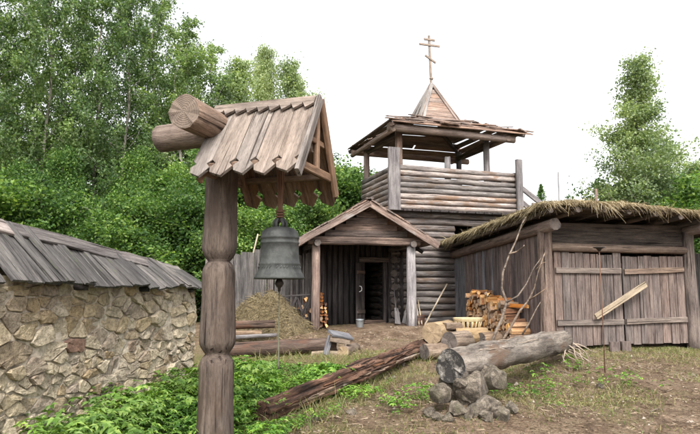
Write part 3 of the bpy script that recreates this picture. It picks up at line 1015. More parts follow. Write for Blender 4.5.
cin = [(SPA - SH, SPB - SH), (SPA + SH, SPB - SH), (SPA + SH, SPB + SH), (SPA - SH, SPB + SH)]
for i in range(4):
    o0, o1 = cor[i], cor[(i + 1) % 4]; n0, n1 = cin[i], cin[(i + 1) % 4]
    P0, P1 = BT(*o0, ZEV + .1), BT(*o1, ZEV + .1); Q0, Q1 = BT(*n0, ZS), BT(*n1, ZS)
    nr = (P1 - P0).cross(Q0 - P0).normalized()
    if nr.z < 0: nr = -nr
    dist = ((Q0 + Q1) / 2 - (P0 + P1) / 2).length
    rows = max(5, int(dist / .24))
    for k in range(rows):
        t = (k + .45) / rows
        a = P0.lerp(Q0, t); b = P1.lerp(Q1, t)
        d = (b - a).normalized()
        a = a - d * (.05 + random.random() * .12); b = b + d * (.05 + random.random() * (.35 if i in (0, 1) and k < 3 else .12))
        lift = nr * (.05 + J(.03))
        if random.random() < .75 or k == 0:
            board('roof_plank', a + lift, b + lift + UP * J(.05), dist / rows * random.uniform(1.0, 1.14), .035, nr + d * J(.04), MAT['towerroof'], tower, 4, .02)
        else:
            mm = a.lerp(b, random.uniform(.3, .7))
            board('roof_plank', a + lift, mm + lift, dist / rows * .8, .03, nr, MAT['towerroof'], tower, 2, .02)
            board('roof_plank', mm + lift * 1.3 + d * .05, b + lift, dist / rows * .85, .03, nr, MAT['towerroof'], tower, 2, .02)
    # hip rafter
    board('hip_rafter', P0 - UP * .05, Q0 - UP * .03, .12, .12, UP, MAT['porchwood'], tower, 2, .008)
# loose boards lying on the hips
for p, q, ww in (((2.15, 1.25), (3.5, 1.7), .16), ((5.6, 1.6), (6.95, 1.32), .15), ((4.8, 1.75), (6.6, 1.5), .13), ((2.5, 1.45), (4.6, 1.65), .14)):
    f0 = ZEV + .2 + .56 * max(0, (p[1] - RB0) / (SPB - SH - RB0)) * .9
    f1 = ZEV + .2 + .56 * max(0, (q[1] - RB0) / (SPB - SH - RB0)) * .9
    board('roof_plank', BT(p[0], p[1], f0), BT(q[0], q[1], f1), ww, .03, UP - T2v * .2, MAT['towerroof'], tower, 3, .02)
for k in range(40):
    a0 = RA0 + .1 + (RA1 - RA0 - .3) * random.random(); tt_ = random.uniform(.0, .8)
    b0_ = RB0 + (SPB - SH - RB0) * tt_; z_ = ZEV + .17 + random.random() * .06 + (ZS - ZEV - .1) * tt_
    dv = T1v * random.choice((-1, 1)) + T2v * J(.7)
    L_ = random.uniform(.35, .9)
    lim = RA1 + .2 - a0 if dv.dot(T1v) > 0 else a0 - RA0 + .05
    L_ = min(L_, max(.2, lim))
    if a0 < RA0 + (SPA - SH - RA0) * tt_ or a0 > RA1 - (RA1 - SPA - SH) * tt_: continue
    if dv.dot(T1v) < 0: dv = T1v * -1 + T2v * min(0, dv.dot(T2v))
    p_ = BT(a0, b0_, z_)
    board('roof_plank', p_, p_ + dv * L_ + UP * (.25 * dv.dot(T2v) * L_ + J(.05)), random.uniform(.1, .2), .028, UP - T2v * .25 + T1v * J(.3), MAT['towerroof'], tower, 2, .02)
# spire
ZX = 8.36
apex = BT(SPA, SPB, ZX)
for i in range(4):
    n0, n1 = cin[i], cin[(i + 1) % 4]
    Q0, Q1 = BT(*n0, ZS), BT(*n1, ZS)
    nr = (Q1 - Q0).cross(apex - Q0).normalized()
    if nr.dot(((Q0 + Q1) / 2) - BT(SPA, SPB, ZS)) < 0: nr = -nr
    rows = 8
    for k in range(rows):
        t = (k + .5) / rows
        a, b = Q0.lerp(apex, t), Q1.lerp(apex, t)
        ww = ((Q0 + Q1) / 2 - apex).length / rows
        if (a - b).length > .15:
            board('spire_board', a, b, ww * .95, .025, nr, MAT['spirebrown'], tower, 2, .01)
    for k in range(3 if i == 3 else 0):
        t0 = .06 + .2 * k
        a = Q0.lerp(Q1, .12 + k * .36) + nr * .05
        board('spire_board', a - UP * .02, apex.lerp(Q0.lerp(Q1, .12 + k * .36), .05) + nr * .05, .2, .03, nr, MAT['spiregrey'], tower, 3, .012, w1=.12)
    # hip boards
    board('hip_board', Q0 + nr * .04 - UP * .05, apex + nr * .04 + UP * .02, .17, .035, nr, MAT['spiregrey'] if i == 0 else MAT['spirebrown'], tower, 3, .012, w1=.11)
    board('hip_board', Q1 + nr * .045 - UP * .05, apex + nr * .045 + UP * .02, .15, .03, nr, MAT['spirebrown'], tower, 3, .012, w1=.1)
# cross
cr = board('cross_shaft', apex - UP * .1, apex + UP * 1.70 + T1v * -.06, .07, .06, -T2v, MAT['cross'], tower, 3, .004)
for zz, hw, dz in ((1.55, .19, .0), (1.36, .37, .0), (.88, .19, -.11)):
    c_ = apex + UP * zz - T1v * (.06 * zz / 1.5) - T2v * .03
    board('cross_bar', c_ - T1v * hw - UP * dz, c_ + T1v * hw + UP * dz, .065, .05, -T2v, MAT['cross'], cr, 2, .004)
lathe('cross_knob', [(.0, -.05), (.05, -.04), (.07, 0), (.05, .04), (0, .05)], Matrix.Translation(apex + UP * .22), MAT['cross'], cr, 8)
# diagonal stair rails at the right side
for z0, a0, a1 in ((5.12, 6.62, 7.9), (4.72, 6.62, 7.7)):
    board('stair_rail', BT(a0, 2.2, z0), BT(a1, 2.2, z0 - .85), .16, .07, -T2v, MAT['towergrey'], tower, 3, .01)
log('stair_post', BT(7.5, 2.25, .5), BT(7.5, 2.25, 4.4), .09, .09, LM, tower, 8, 2)

# ------------------------------------------------------------------ the shed
OS = Vector((4.25, 13.5, 0))


def Sh(s, d, z): return OS + E1 * s + E2 * d + UP * z


SW, SD = 3.60, 5.6
shed = empty('thatched_shed', P(Sh(1.8, 2.5, 0).x, Sh(1.8, 2.5, 0).y), 'plank shed with straw roof and wide double gate', 'shed')
PM = [MAT['shedpost'], MAT['cut_end_dark']]
log('corner_post', Sh(0, 0, .1), Sh(0, 0, 2.92), .165, .15, PM, shed, 12, 6, .07)
log('corner_post', Sh(SW, 0, .1), Sh(SW, 0, 2.92), .15, .13, PM, shed, 12, 6, .07)
log('corner_post', Sh(0, SD, .3), Sh(0, SD, 2.6), .13, .13, PM, shed, 8, 2)
log('corner_post', Sh(SW, SD, .2), Sh(SW, SD, 2.6), .13, .13, PM, shed, 8, 2)
d_ = .16
while d_ < SD + .1:
    ww = random.uniform(.15, .25)
    zt = 2.86 - .35 * d_ / SD
    mt = 'shedgrey' if d_ > 4.3 or random.random() < .12 else 'shedwall'
    board('wall_plank', Sh(0.0 + J(.02), d_ + ww / 2, .22 + .05 * d_ + J(.02)), Sh(0.0 + J(.02), d_ + ww / 2, zt), ww * .96, .04, -E1, MAT[mt], shed, 3, .012)
    d_ += ww
for s_, n_ in ((SW, 1),):
    for k in range(24):
        board('wall_plank', Sh(s_, .25 + k * .22, .2), Sh(s_, .25 + k * .22, 2.7), .215, .035, E1, MAT['shedwall'], shed, 1, .01)
for k in range(16):
    board('wall_plank', Sh(.11 + k * .22, SD, .3), Sh(.11 + k * .22, SD, 2.6), .215, .035, E2, MAT['shedwall'], shed, 1, .01)
log('wall_plate', Sh(-.05, -.55, 2.98), Sh(-.05, SD + .2, 2.62), .13, .12, PM, shed, 10, 5, .06)
log('wall_plate', Sh(SW, -.5, 2.98), Sh(SW, SD + .2, 2.62), .12, .12, PM, shed, 8, 2, .06)
log('front_beam', Sh(.12, -.02, 2.53), Sh(SW - .1, -.02, 2.50), .10, .09, [MAT['gaterail'], MAT['cut_end_dark']], shed, 8, 5, .06)
board('front_board', Sh(.1, .03, 2.75), Sh(SW - .1, .03, 2.73), .27, .05, -E2, MAT['shedbeam_shade'], shed, 4, .012)
board('front_board', Sh(.1, .05, 2.98), Sh(SW - .1, .05, 2.97), .2, .05, -E2, MAT['shedbeam_shade'], shed, 4, .012)
# gates
for gi, (s0, s1, zb, zt) in enumerate(((.19, 1.83, .40, 2.40), (1.86, 3.44, .42, 2.36))):
    npl = 9 if gi == 0 else 8
    g = board('gate', Sh(s0, .06, 2.15), Sh(s1, .06, 2.15), .09, .04, -E2, MAT['gaterail'], shed, 2, .006)
    ws = [random.uniform(.8, 1.2) for _ in range(npl)]
    tot = sum(ws); s_ = s0
    for ww in ws:
        ww = ww / tot * (s1 - s0)
        board('plank', Sh(s_ + ww / 2, .0 + J(.006), zb + J(.02)), Sh(s_ + ww / 2 + J(.006), .0 + J(.006), zt + J(.025)), ww * .945, .032, -E2, MAT['gate'], g, 3, .007)
        s_ += ww
    zr = 2.02 if gi == 0 else 2.0
    board('rail', Sh(s0 + .02, -.045, zr), Sh(s1 - .02, -.045, zr + (.0 if gi == 0 else .06)), .12, .05, -E2, MAT['gaterail'], g, 3, .008)
    board('rail', Sh(s0 + .02, -.045, .90), Sh(s1 - .02, -.045, .90 + .04 * gi), .12, .05, -E2, MAT['gaterail'], g, 3, .008)
a = at(596, 317, 13.55); b = at(646, 284, 13.75)
board('locking_bar', a, b, .13, .045, -E2, MAT['palewood'], shed, 3, .006)
# inside darkness comes from real walls; roof: rafters, boards (eave shade in their colour), thatch
T0s, T1s, T0d, T1d = -.50, 6.2, -.85, 6.1


def roofz(s, d):
    return 3.27 - .06 * d + .06 * math.sin(s * 1.1 + .4) - .012 * s


for k in range(9):
    s_ = -.30 + k * .62
    log('rafter', Sh(s_, T0d + .06 + J(.05), roofz(s_, T0d) - .10), Sh(s_, T1d - .1, roofz(s_, T1d) - .10), .06, .055, [MAT['shedbeam_shade'], MAT['cut_end_dark']], shed, 7, 2, .08)
for k in range(22):
    d_ = T0d + .08 + k * (T1d - T0d - .1) / 22
    board('roof_board', Sh(T0s + .06, d_ + .12, roofz(-.4, d_) - .03), Sh(T1s - .1, d_ + .12, roofz(T1s, d_) - .03 - .02), .28, .03, UP, MAT['shedbeam_shade'], shed, 3, .008)
log('right_plate_post', Sh(5.6, .6, .0), Sh(5.6, .6, 3.0), .12, .11, PM, shed, 8, 3)
# thatch body
V, Fs = [], []
ni, nj = 60, 50


def thk(s, d):
    e = min(s - T0s, T1s - s, d - T0d, T1d - d)
    return .03 + .085 * min(1, max(0, e) / .25) ** .6 + .05 * mnoise.noise((s * 2.2, d * 2.2, 3)) + .03 * mnoise.noise((s * 7, d * 7, 5))


for i in range(ni + 1):
    for j in range(nj + 1):
        s_ = T0s + (T1s - T0s) * i / ni; dq = T0d + (T1d - T0d) * j / nj
        V.append(Sh(s_ + .06 * mnoise.noise((s_ * 3, dq * 3, 9)), dq + .05 * mnoise.noise((s_ * 3, dq * 3, 7)), roofz(s_, dq) + thk(s_, dq)))
nt_ = len(V)
for i in range(ni + 1):
    for j in range(nj + 1):
        s_ = T0s + (T1s - T0s) * i / ni; dq = T0d + (T1d - T0d) * j / nj
        V.append(Sh(s_, dq, roofz(s_, dq)))
for i in range(ni):
    for j in range(nj):
        q = i * (nj + 1) + j
        Fs.append((q, q + nj + 1, q + nj + 2, q + 1)); Fs.append((nt_ + q, nt_ + q + 1, nt_ + q + nj + 2, nt_ + q + nj + 1))
for i in range(ni):
    for j in (0, nj):
        q = i * (nj + 1) + j
        Fs.append((q, q + nj + 1, nt_ + q + nj + 1, nt_ + q) if j else (q + nj + 1, q, nt_ + q, nt_ + q + nj + 1))
for j in range(nj):
    for i in (0, ni):
        q = i * (nj + 1) + j
        Fs.append((q, q + 1, nt_ + q + 1, nt_ + q))
og = Sh(1.8, 2.5, 3)
thatch = reg(bpy.data.objects.new('thatch', mesh('thatch', [v - og for v in V], Fs, MAT['thatchcore'], smooth=False)), Matrix.Translation(og), shed)


def strands(name, roots, dirs, lens, wid, mat, parent, droop=.5, segs=2, org=(0, 0, 0)):
    """thin bent ribbons as one mesh"""
    roots = np.asarray(roots); dirs = np.asarray(dirs); n = len(roots)
    lens = np.asarray(lens)[:, None]
    side = np.cross(dirs, rng.normal(size=(n, 3))); side /= np.linalg.norm(side, axis=1)[:, None] + 1e-9
    Vs = []
    for k in range(segs + 1):
        t = k / segs
        p = roots + dirs * lens * t + np.array([0, 0, -1.0]) * droop * lens * t * t
        wk = np.asarray(wid).reshape(-1, 1) * (1 - .75 * t)
        Vs += [p - side * wk, p + side * wk]
    V = np.stack(Vs, 1).reshape(-1, 3) - np.asarray(org)
    base = np.arange(n)[:, None] * (2 * (segs + 1))
    Q = np.concatenate([base + np.array([2 * k, 2 * k + 1, 2 * k + 3, 2 * k + 2]) for k in range(segs)], 0)
    return reg(bpy.data.objects.new(name, npmesh(name, V, Q, mat)), Matrix.Translation(Vector(org)), parent)


# straw fringe: left eave (greener), front eave, and combed over the top
def fringe(n, left):
    ro, di = [], []
    for _ in range(n):
        if left:
            d_ = random.uniform(T0d, T1d); s_ = T0s + random.uniform(-.05, .30); o = -E1
        else:
            s_ = random.uniform(T0s, T1s); d_ = T0d + random.uniform(-.04, .25); o = -E2
        clump = mnoise.noise((s_ * 3.1, d_ * 3.1, 0))
        edge = (s_ - T0s) if left else (d_ - T0d)
        h = roofz(s_, d_) + random.random() * max(.06, thk(s_, d_)) * (1 if edge > .05 else .9)
        ro.append(Sh(s_, d_, h + .02)); v = o + E1 * J(.7) + E2 * J(.7) + UP * (random.uniform(-.5, .35) + .15 * clump)
        v.normalize(); di.append(v)
    return ro, di


def clumps(ro):   # tufts of longer and shorter straw
    return np.array([.85 + 1.5 * mnoise.noise(Vector(r) * 3.3) + .6 * mnoise.noise(Vector(r) * 9) for r in ro]).clip(.3, 2.4)


ro, di = fringe(9000, True)
o_ = strands('thatch_straw', ro, di, (rng.gamma(3, .038, len(ro)) * clumps(ro)).clip(.04, .42), rng.uniform(.003, .008, len(ro)), MAT['mosstraw'], thatch, .55, 2, og); o_['kind'] = 'stuff'
ro, di = fringe(9000, False)
o_ = strands('thatch_straw', ro, di, (rng.gamma(3, .034, len(ro)) * clumps(ro)).clip(.04, .45), rng.uniform(.003, .008, len(ro)), MAT['straw'], thatch, .55, 2, og); o_['kind'] = 'stuff'
ro, di = [], []
for _ in range(5000):
    s_ = random.uniform(T0s, T1s); d_ = random.uniform(T0d, T1d)
    ro.append(Sh(s_, d_, roofz(s_, d_) + thk(s_, d_) + .0)); v = E1 * J(1) + E2 * J(1) + UP * random.uniform(0, .5); di.append(v.normalized())
o_ = strands('thatch_straw', ro, di, rng.uniform(.1, .35, len(ro)), rng.uniform(.004, .008, len(ro)), MAT['straw'], thatch, .3, 2, og); o_['kind'] = 'stuff'

# ------------------------------------------------------------------ fences
fence = empty('plank_fence', P(-3.0, 17.3), 'grey upright plank fence behind the hay heap', 'fence')
f0, f1 = Vector((-3.95, 17.0, 0)), Vector((-1.15, 17.55, 0))
fd = (f1 - f0).normalized(); fn = Vector((fd.y, -fd.x, 0)); L_ = (f1 - f0).length
s = 0
while s < L_:
    ww = random.uniform(.15, .25)
    p = f0 + fd * (s + ww / 2)
    board('plank', p + UP * .4 + fn * J(.02), p + UP * (2.62 + J(.16)) + fd * J(.02) + fn * J(.03), ww * .95, .035, fn, MAT['fence'], fence, 3, .012, skew=J(.3))
    s += ww
for zz in (1.0, 2.1):
    board('rail', f0 - fn * .05 + UP * zz, f1 - fn * .05 + UP * zz, .1, .05, fn, MAT['fence'], fence, 3, .01)
pole = log('leaning_pole', P(-3.25, 17.75, 0), at(258, 234, 17.9), .028, .022, [MAT['palewood']] * 2, None, 6, 3)
tag(pole, 'thin pale pole leaning against the grey fence behind the bell', 'pole')
rf = empty('side_fence', P(9.6, 15.6), 'dark plank fence at the right edge beyond the shed', 'fence')
s = 0
while s < 6:
    ww = random.uniform(.15, .22)
    p = Sh(SW + .25, 1.2, 0) + E1 * (s + ww / 2)
    board('plank', p + UP * .1, p + UP * (2.45 + J(.08)), ww * .95, .035, -E2, MAT['fence'], rf, 2, .01)
    s += ww
for zz in (.7, 1.9):
    board('rail', Sh(SW + .25, 1.26, zz), Sh(SW + 6.2, 1.26, zz), .1, .05, -E2, MAT['fence'], rf, 2, .01)

# ------------------------------------------------------------------ firewood
def wedge(name, c, ax, L, r, mats, upv=UP):
    """one split billet, ends facing along ax"""
    n = random.choice((3, 4, 4, 5))
    a0 = random.uniform(0, 6.28)
    an = sorted(a0 + 2 * math.pi * (k + J(.25)) / n for k in range(n))
    ax = (ax + Vector((J(.08), J(.08), J(.08)))).normalized()
    M, _ = frame(c - ax * L / 2, c + ax * L / 2, upv)
    V = [(x, math.cos(a) * r * k_, math.sin(a) * r * k_) for x in (0, L) for a, k_ in zip(an, [random.uniform(.8, 1.1) for _ in an])]
    Fs = [tuple(range(n))[::-1], tuple(range(n, 2 * n))] + [(k, (k + 1) % n, n + (k + 1) % n, n + k) for k in range(n)]
    m = mesh(name, V, Fs, mats, [1, 1] + [0] * n, smooth=False)
    return reg(bpy.data.objects.new(name, m), M, None)


d_ = .75
col = 0
while d_ < 3.3:
    ht = .84 if .95 < d_ < 3.0 else (.52 if d_ < .95 else .7)
    if d_ < .8: ht = .4
    base = Sh(-.28, d_, 0); z0 = G(base.x, base.y)
    z = z0
    while z < z0 + ht + J(.06):
        r = random.uniform(.065, .1)
        p = Sh(-.29 + J(.035), d_ + J(.02), z + r * .8)
        tag(wedge('firewood', p, -E1, random.uniform(.36, .46), r, [MAT['fw_bark'] if random.random() < .6 else MAT['fw_dark'], MAT['fw_end']]),
            'split orange firewood billet in the stack against the shed wall', 'firewood', 'firewood stacked by the shed')
        z += r * 1.55
    d_ += .165
for k in range(9):   # loose billets thrown on top and at the near end
    p = Sh(-.30 + J(.1), random.uniform(.9, 2.9), 0); z0 = G(p.x, p.y) + .93
    tag(wedge('firewood', p + UP * (z0 + J(.03)), (E2 + E1 * J(.8)).normalized(), random.uniform(.4, .6), .055, [MAT['fw_dark'], MAT['fw_end']]), 'split firewood billet lying crosswise on top of the stack by the shed', 'firewood', 'billets on top of the shed stack')
# under the porch, beside the left post
for k in range(3):
    for q in range(10):
        a_ = .22 + k * .12; z0 = .60 + q * .095
        if q > 8 - k * 1 and k > 1: continue
        p = B(a_ + J(.02), 1.35 + J(.04), z0 + .05)
        tag(wedge('firewood', p, -E2, random.uniform(.35, .45), random.uniform(.05, .066), [MAT['fw_dark'], MAT['fw_end'] if random.random() < .5 else MAT['fw_dark']]),
            'split firewood billet in the narrow stack under the porch roof', 'firewood', 'firewood stacked under the porch')
for q, (px, py) in enumerate(((301, 307), (306, 300), (304, 316), (299, 322), (311, 311))):
    p = at(px, py, 16.3)
    tag(wedge('firewood', p, -E2, .4, .075, [MAT['fw_dark'], MAT['fw_end']]), 'split firewood billet behind the crossed rack left of the porch', 'firewood', 'billets behind the crossed rack')

# crossed rack left of the porch post
rk = empty('crossed_rack', B(-.42, .35, .62), 'dark crossed-board rack beside the left porch post', 'rack')
board('top_rail', B(-.80, .3, 1.44), B(-.1, .3, 1.48), .05, .05, -E2, MAT['porchdark'], rk, 2, .005)
for k in range(2):
    a0 = -.78 + k * .34
    board('brace', B(a0, .3 - .03, .62), B(a0 + .33, .3 - .03, 1.42), .07, .03, -E2, MAT['porchdark'], rk, 2, .006)
    board('brace', B(a0 + .33, .3 + .03, .60), B(a0, .3 + .03, 1.42), .07, .03, -E2, MAT['porchdark'], rk, 2, .006)

# ------------------------------------------------------------------ logs about the yard
# the big grey log on the stones
g0 = at(450, 366, 7.75); g1 = at(562, 341, 10.35)
gl = log('fallen_log', g0, g1, .205, .185, [MAT['greylog'], MAT['greylog_end']], None, 28, 36, .10, .03)
tag(gl, 'big weathered grey log propped on a heap of stones in front', 'log')
kn = log('branch_stub', g0.lerp(g1, .97) + Vector((0, 0, .03)), g0.lerp(g1, 1.03) + Vector((.05, .0, .12)), .07, .04, [MAT['branch']] * 2, gl, 7, 2)
geos = []
ax = (g1 - g0).normalized(); sidev = ax.cross(UP).normalized(); upv = sidev.cross(ax)
def onlog(t, a, r=.21):  # a point on the bark
    c = g0.lerp(g1, t); return c + (sidev * math.sin(a) + upv * math.cos(a)) * r
for k in range(4):
    t0, a0 = random.uniform(.1, .45), random.uniform(.2, 1.4)
    pts = []
    for q in range(6):
        pts.append(onlog(t0, a0, .207)); t0 += random.uniform(.01, .06); a0 += J(.16)
    geos.append(tubegeo(pts, [.004, .006, .007, .006, .005, .003], 5))
multi('dry_vine', geos, MAT['root'], gl)
# roots and twigs at its far end
geos = []
for k in range(11):
    p = at(566 + J(6), 345 + J(6), 10.3)
    pts = [p]
    v = Vector((random.uniform(-.2, .6), random.uniform(-.7, -.1), random.uniform(-.2, .15))).normalized()
    for q in range(5):
        v = (v + Vector((J(.5), J(.4), J(.35) - .18))).normalized()
        pts.append(pts[-1] + v * .11)
        pts[-1].z = max(pts[-1].z, G(pts[-1].x, pts[-1].y) + .01)
    geos.append(tubegeo(pts, [.018, .016, .013, .011, .008, .004], 5))
rt = multi('dry_roots', geos, MAT['root'], None); tag(rt, 'tangle of bleached dry roots at the far end of the grey log', 'roots')


def rockobj(name, c, r, sq, mat, label, cat, group=None, parent=None, sub=2, seed=None):
    import bmesh
    bm = bmesh.new()
    bmesh.ops.create_icosphere(bm, subdivisions=sub, radius=1)
    sd_ = random.uniform(0, 100)
    PL = [(Vector((random.gauss(0, 1), random.gauss(0, 1), random.gauss(0, .8))).normalized(), random.uniform(.5, .8)) for _ in range(9)]
    for v in bm.verts:
        d = v.co.normalized()
        k = 1 + .55 * mnoise.noise(d * .9 + Vector((sd_, 0, 0))) + .18 * mnoise.noise(d * 2.7 + Vector((sd_, 4, 0)))
        k += .05 * mnoise.noise(d * 6 + Vector((sd_, 9, 0))) + .025 * mnoise.noise(d * 14 + Vector((sd_, 2, 0)))
        v.co = Vector((d.x * r * sq[0], d.y * r * sq[1], d.z * r * sq[2])) * k
        # planed faces
        for pn, pd in PL:
            ex_ = v.co.dot(pn) - r * pd
            if ex_ > 0: v.co -= pn * ex_ * .88
    m = bpy.data.meshes.new(name); bm.to_mesh(m); bm.free()
    m.materials.append(mat)
    m.polygons.foreach_set('use_smooth', [False] * len(m.polygons))
    o = reg(bpy.data.objects.new(name, m), Matrix.Translation(Vector(c)) @ Matrix.Rotation(random.uniform(0, 6), 4, 'Z'), parent)
    return tag(o, label, cat, group)


MAT['rock'].name = 'lichen_field_rock'
for px, py, Y, r, sq in ((442, 392, 7.62, .13, (1.2, 1, .75)), (474, 386, 7.75, .17, (1.2, 1, .8)), (492, 380, 7.9, .15, (1, 1, 1)), (458, 401, 7.5, .11, (1.2, 1, .7)), (484, 399, 7.55, .16, (1.2, 1, .75)),
                         (478, 373, 8.0, .14, (1.2, 1, .7)), (430, 398, 7.6, .07, (1.2, 1, .8)), (499, 404, 7.5, .11, (1, 1, .8)), (466, 392, 7.8, .16, (1, 1, 1)), (452, 388, 7.95, .16, (1, 1, .9)), (438, 406, 7.45, .06, (1, 1, .8)), (486, 409, 7.4, .09, (1.3, 1, .7)), (448, 407, 7.4, .07, (1.3, 1, .8)), (470, 408, 7.45, .08, (1.3, 1, .8)), (510, 398, 7.7, .08, (1.2, 1, .8)), (462, 384, 7.7, .09, (1.2, 1, .8))):
    q = at(px, py, Y)
    if py >= 396: q.z = G(q.x, q.y) + r * .45
    rockobj('rock', q, r * 1.2, sq, MAT['rock'], 'rough pale stone in the heap under the big grey log', 'rock', 'stones propping the grey log', sub=4)
rockobj('rock', P(-.42, 7.42, .03), .075, (1.2, 1, .8), MAT['rock'], 'small lone stone beside the reddish log at the bottom', 'rock')
for px, py in ((386, 380), (393, 379), (402, 366), (352, 414), (368, 386), (600, 388)):
    q = at(px, py, 8.7); y_ = 8.7
    for _ in range(6):
        q = at(px, py, y_); y_ += (q.z - G(q.x, q.y)) * 4.2
    rockobj('rock', P(q.x, y_, .02), random.uniform(.05, .08), (1.2, 1, .75), MAT['rock'], 'small loose stone lying on the ground near the logs', 'rock', 'loose stones on the ground')
# reddish rotten log on the ground
r0 = P(-1.05, 7.55, .13); r1 = P(1.42, 12.0, .2)
rl = log('rotten_log', r0, r1, .135, .125, [MAT['charlog'], MAT['charlog']], None, 40, 44, .14, .04, ridged=.26)
tag(rl, 'long dark reddish rotten log lying across the weeds', 'log')
axr = (r1 - r0).normalized(); sr = axr.cross(UP).normalized()
for k in range(26):   # splintered strips lifting along it, pale below and red-black on top
    t0 = random.uniform(.0, .80); low = k < 10
    an = random.uniform(1.5, 2.1) if low else random.uniform(-.9, 1.3)
    rad = (sr * math.sin(an) + UP * math.cos(an)).normalized()
    a = r0.lerp(r1, t0) + rad * (.108 + J(.02)); b = r0.lerp(r1, t0 + random.uniform(.06, .22)) + rad * (.12 + J(.03))
    board('splinter', a, b, random.uniform(.025, .07), .03, rad, MAT['char_pale' if low else 'charlog'], rl, 3, .02, w1=.012)
# dark bench log behind the weeds
b0, b1 = at(206, 351, 12.2), at(336, 345, 12.6)
bl = log('bench_log', b0, b1, .15, .15, [MAT['benchlog'], MAT['cut_end_dark']], None, 16, 14, .08, .02)
tag(bl, 'dark brown log lying level behind the weeds and the bell post', 'log')
cx = at(343, 352, 12.3)
cl_ = log('short_log', cx, cx + Vector((.25, .75, -.0)), .115, .11, [MAT['cutlog_dark'], MAT['cut_end']], None, 14, 4); tag(cl_, 'short log with its round cut end showing at the bench end', 'log')
bx = empty('wooden_trough', at(341, 345, 12.45), 'grey weathered wooden trough tipped on the end of the dark log', 'trough')
c_ = at(341, 338, 12.45)
v1 = Vector((.35, .2, -.08)).normalized()
for off, ww, nn in ((Vector((0, 0, .06)), .26, UP + Vector((.1, -.35, 0))),):
    board('lid', c_ - v1 * .24 + off, c_ + v1 * .22 + off, ww, .05, nn, MAT['shedgrey'], bx, 2, .01)
board('side', c_ - v1 * .22 + Vector((-.02, -.1, -.03)), c_ + v1 * .2 + Vector((0, -.1, -.03)), .14, .04, Vector((.3, -1, .2)), MAT['cutlog_dark'], bx, 2, .01)
board('leg', c_ + Vector((-.2, -.12, .06)), c_ + Vector((-.30, -.15, -.30)), .1, .05, Vector((.3, -1, 0)), MAT['shedgrey'], bx, 2, .01)
wl = at(326, 354, 12.45)
ws_ = board('wood_block', wl + Vector((-.28, 0, -.03)), wl + Vector((.26, 0, -.03)), .2, .2, (0, -1, 0), MAT['cutlog'], None, 2, .02); tag(ws_, 'pale yellow block propping the dark log', 'block')
for k, (px, py, x2, y2, r, mt, lab) in enumerate(((233, 326, 275, 324, .10, 'benchlog', 'dark log lying on top behind the bench log, before the hay'), (236, 334, 262, 333, .07, 'cutlog_dark', 'thin weathered log below the dark log before the hay'), (250, 338, 277, 335, .045, 'towergrey', 'thin pale grey pole lying in front of the hay'))):
    o = log('stacked_log', at(px - 30, py, 13.9 - k * .12), at(x2, y2, 14.0 - k * .12), r, r * .9, [MAT[mt], MAT['cut_end_dark']], None, 10, 5); tag(o, lab, 'log')

# cut logs in the middle
def lg(px, py, Y, v, L, r, m0, m1, label, name='cut_log'):
    p = at(px, py, Y); q = p + Vector(v).normalized() * L
    o = log(name, p, q, r, r * .95, [MAT[m0], MAT[m1]], None, 16, 5, .05, .02); return tag(o, label, 'log')


lg(432, 333, 11.7, (.55, .85, .02), .75, .205, 'cutlog', 'cut_end', 'thick pale cut log with a round yellow end facing left')
lg(449, 341, 11.45, (.7, .75, 0), .85, .17, 'cutlog_dark', 'cut_end_dark', 'cut log with a dark round end below the pale one')
lg(455, 337, 11.9, (1, .12, .02), .62, .17, 'cutlog', 'cut_end_dark', 'peeled pale log lying sideways behind the grey log')
lg(481, 339, 11.75, (.8, .5, .03), .45, .12, 'cutlog_dark', 'cut_end_dark', 'short dark wedge of log right of the peeled log')
lg(424, 352, 11.3, (.8, .5, 0), .5, .14, 'cutlog_dark', 'cut_end_dark', 'low brown stump piece at the left foot of the cut logs')
hb = board('split_half', at(444, 326, 11.85), at(459, 326, 12.0), .2, .13, UP, MAT['cutlog_dark'], None, 2, .02); tag(hb, 'dark split half log resting on the pale cut log', 'log')

# wicker basket
bc = at(468, 330.5, 12.3)
ul = P(bc.x, bc.y); rr_ = (bc.z - ul.z) / 2 + .01
o = log('cut_log', Vector((bc.x - .42, bc.y - .05, ul.z + rr_ - .02)), Vector((bc.x + .42, bc.y + .05, ul.z + rr_ - .02)), rr_, rr_ * .97, [MAT['cutlog'], MAT['cut_end_dark']], None, 16, 5, .04, .01)
tag(o, 'thick log under the wicker basket behind the other cut logs', 'log')
bk = empty('wicker_basket', bc, 'low open wicker basket before the firewood stack', 'basket')
geos, hoops = [], []
for k in range(18):
    a = 2 * math.pi * k / 18
    p = bc + Vector((math.cos(a) * .22, math.sin(a) * .15, 0)); q = bc + Vector((math.cos(a) * .28, math.sin(a) * .19, .22))
    geos.append(tubegeo([p, q], [.011, .010], 5))
multi('stakes', geos, MAT['wicker'], bk)
for zz, k_ in ((.01, 1.0), (.03, 1.02), (.19, 1.23), (.215, 1.27), (.235, 1.28)):
    hoops.append(tubegeo([bc + Vector((math.cos(a) * .22 * k_, math.sin(a) * .15 * k_, zz)) for a in np.linspace(0, 2 * math.pi, 19)], [.014] * 19, 5))
multi('hoops', hoops, MAT['wicker'], bk)
extrude('base', [(math.cos(a) * .225, math.sin(a) * .155) for a in np.linspace(0, 2 * math.pi, 17)[:-1]], .015, Matrix.Translation(bc - UP * .008), MAT['wicker'], bk)

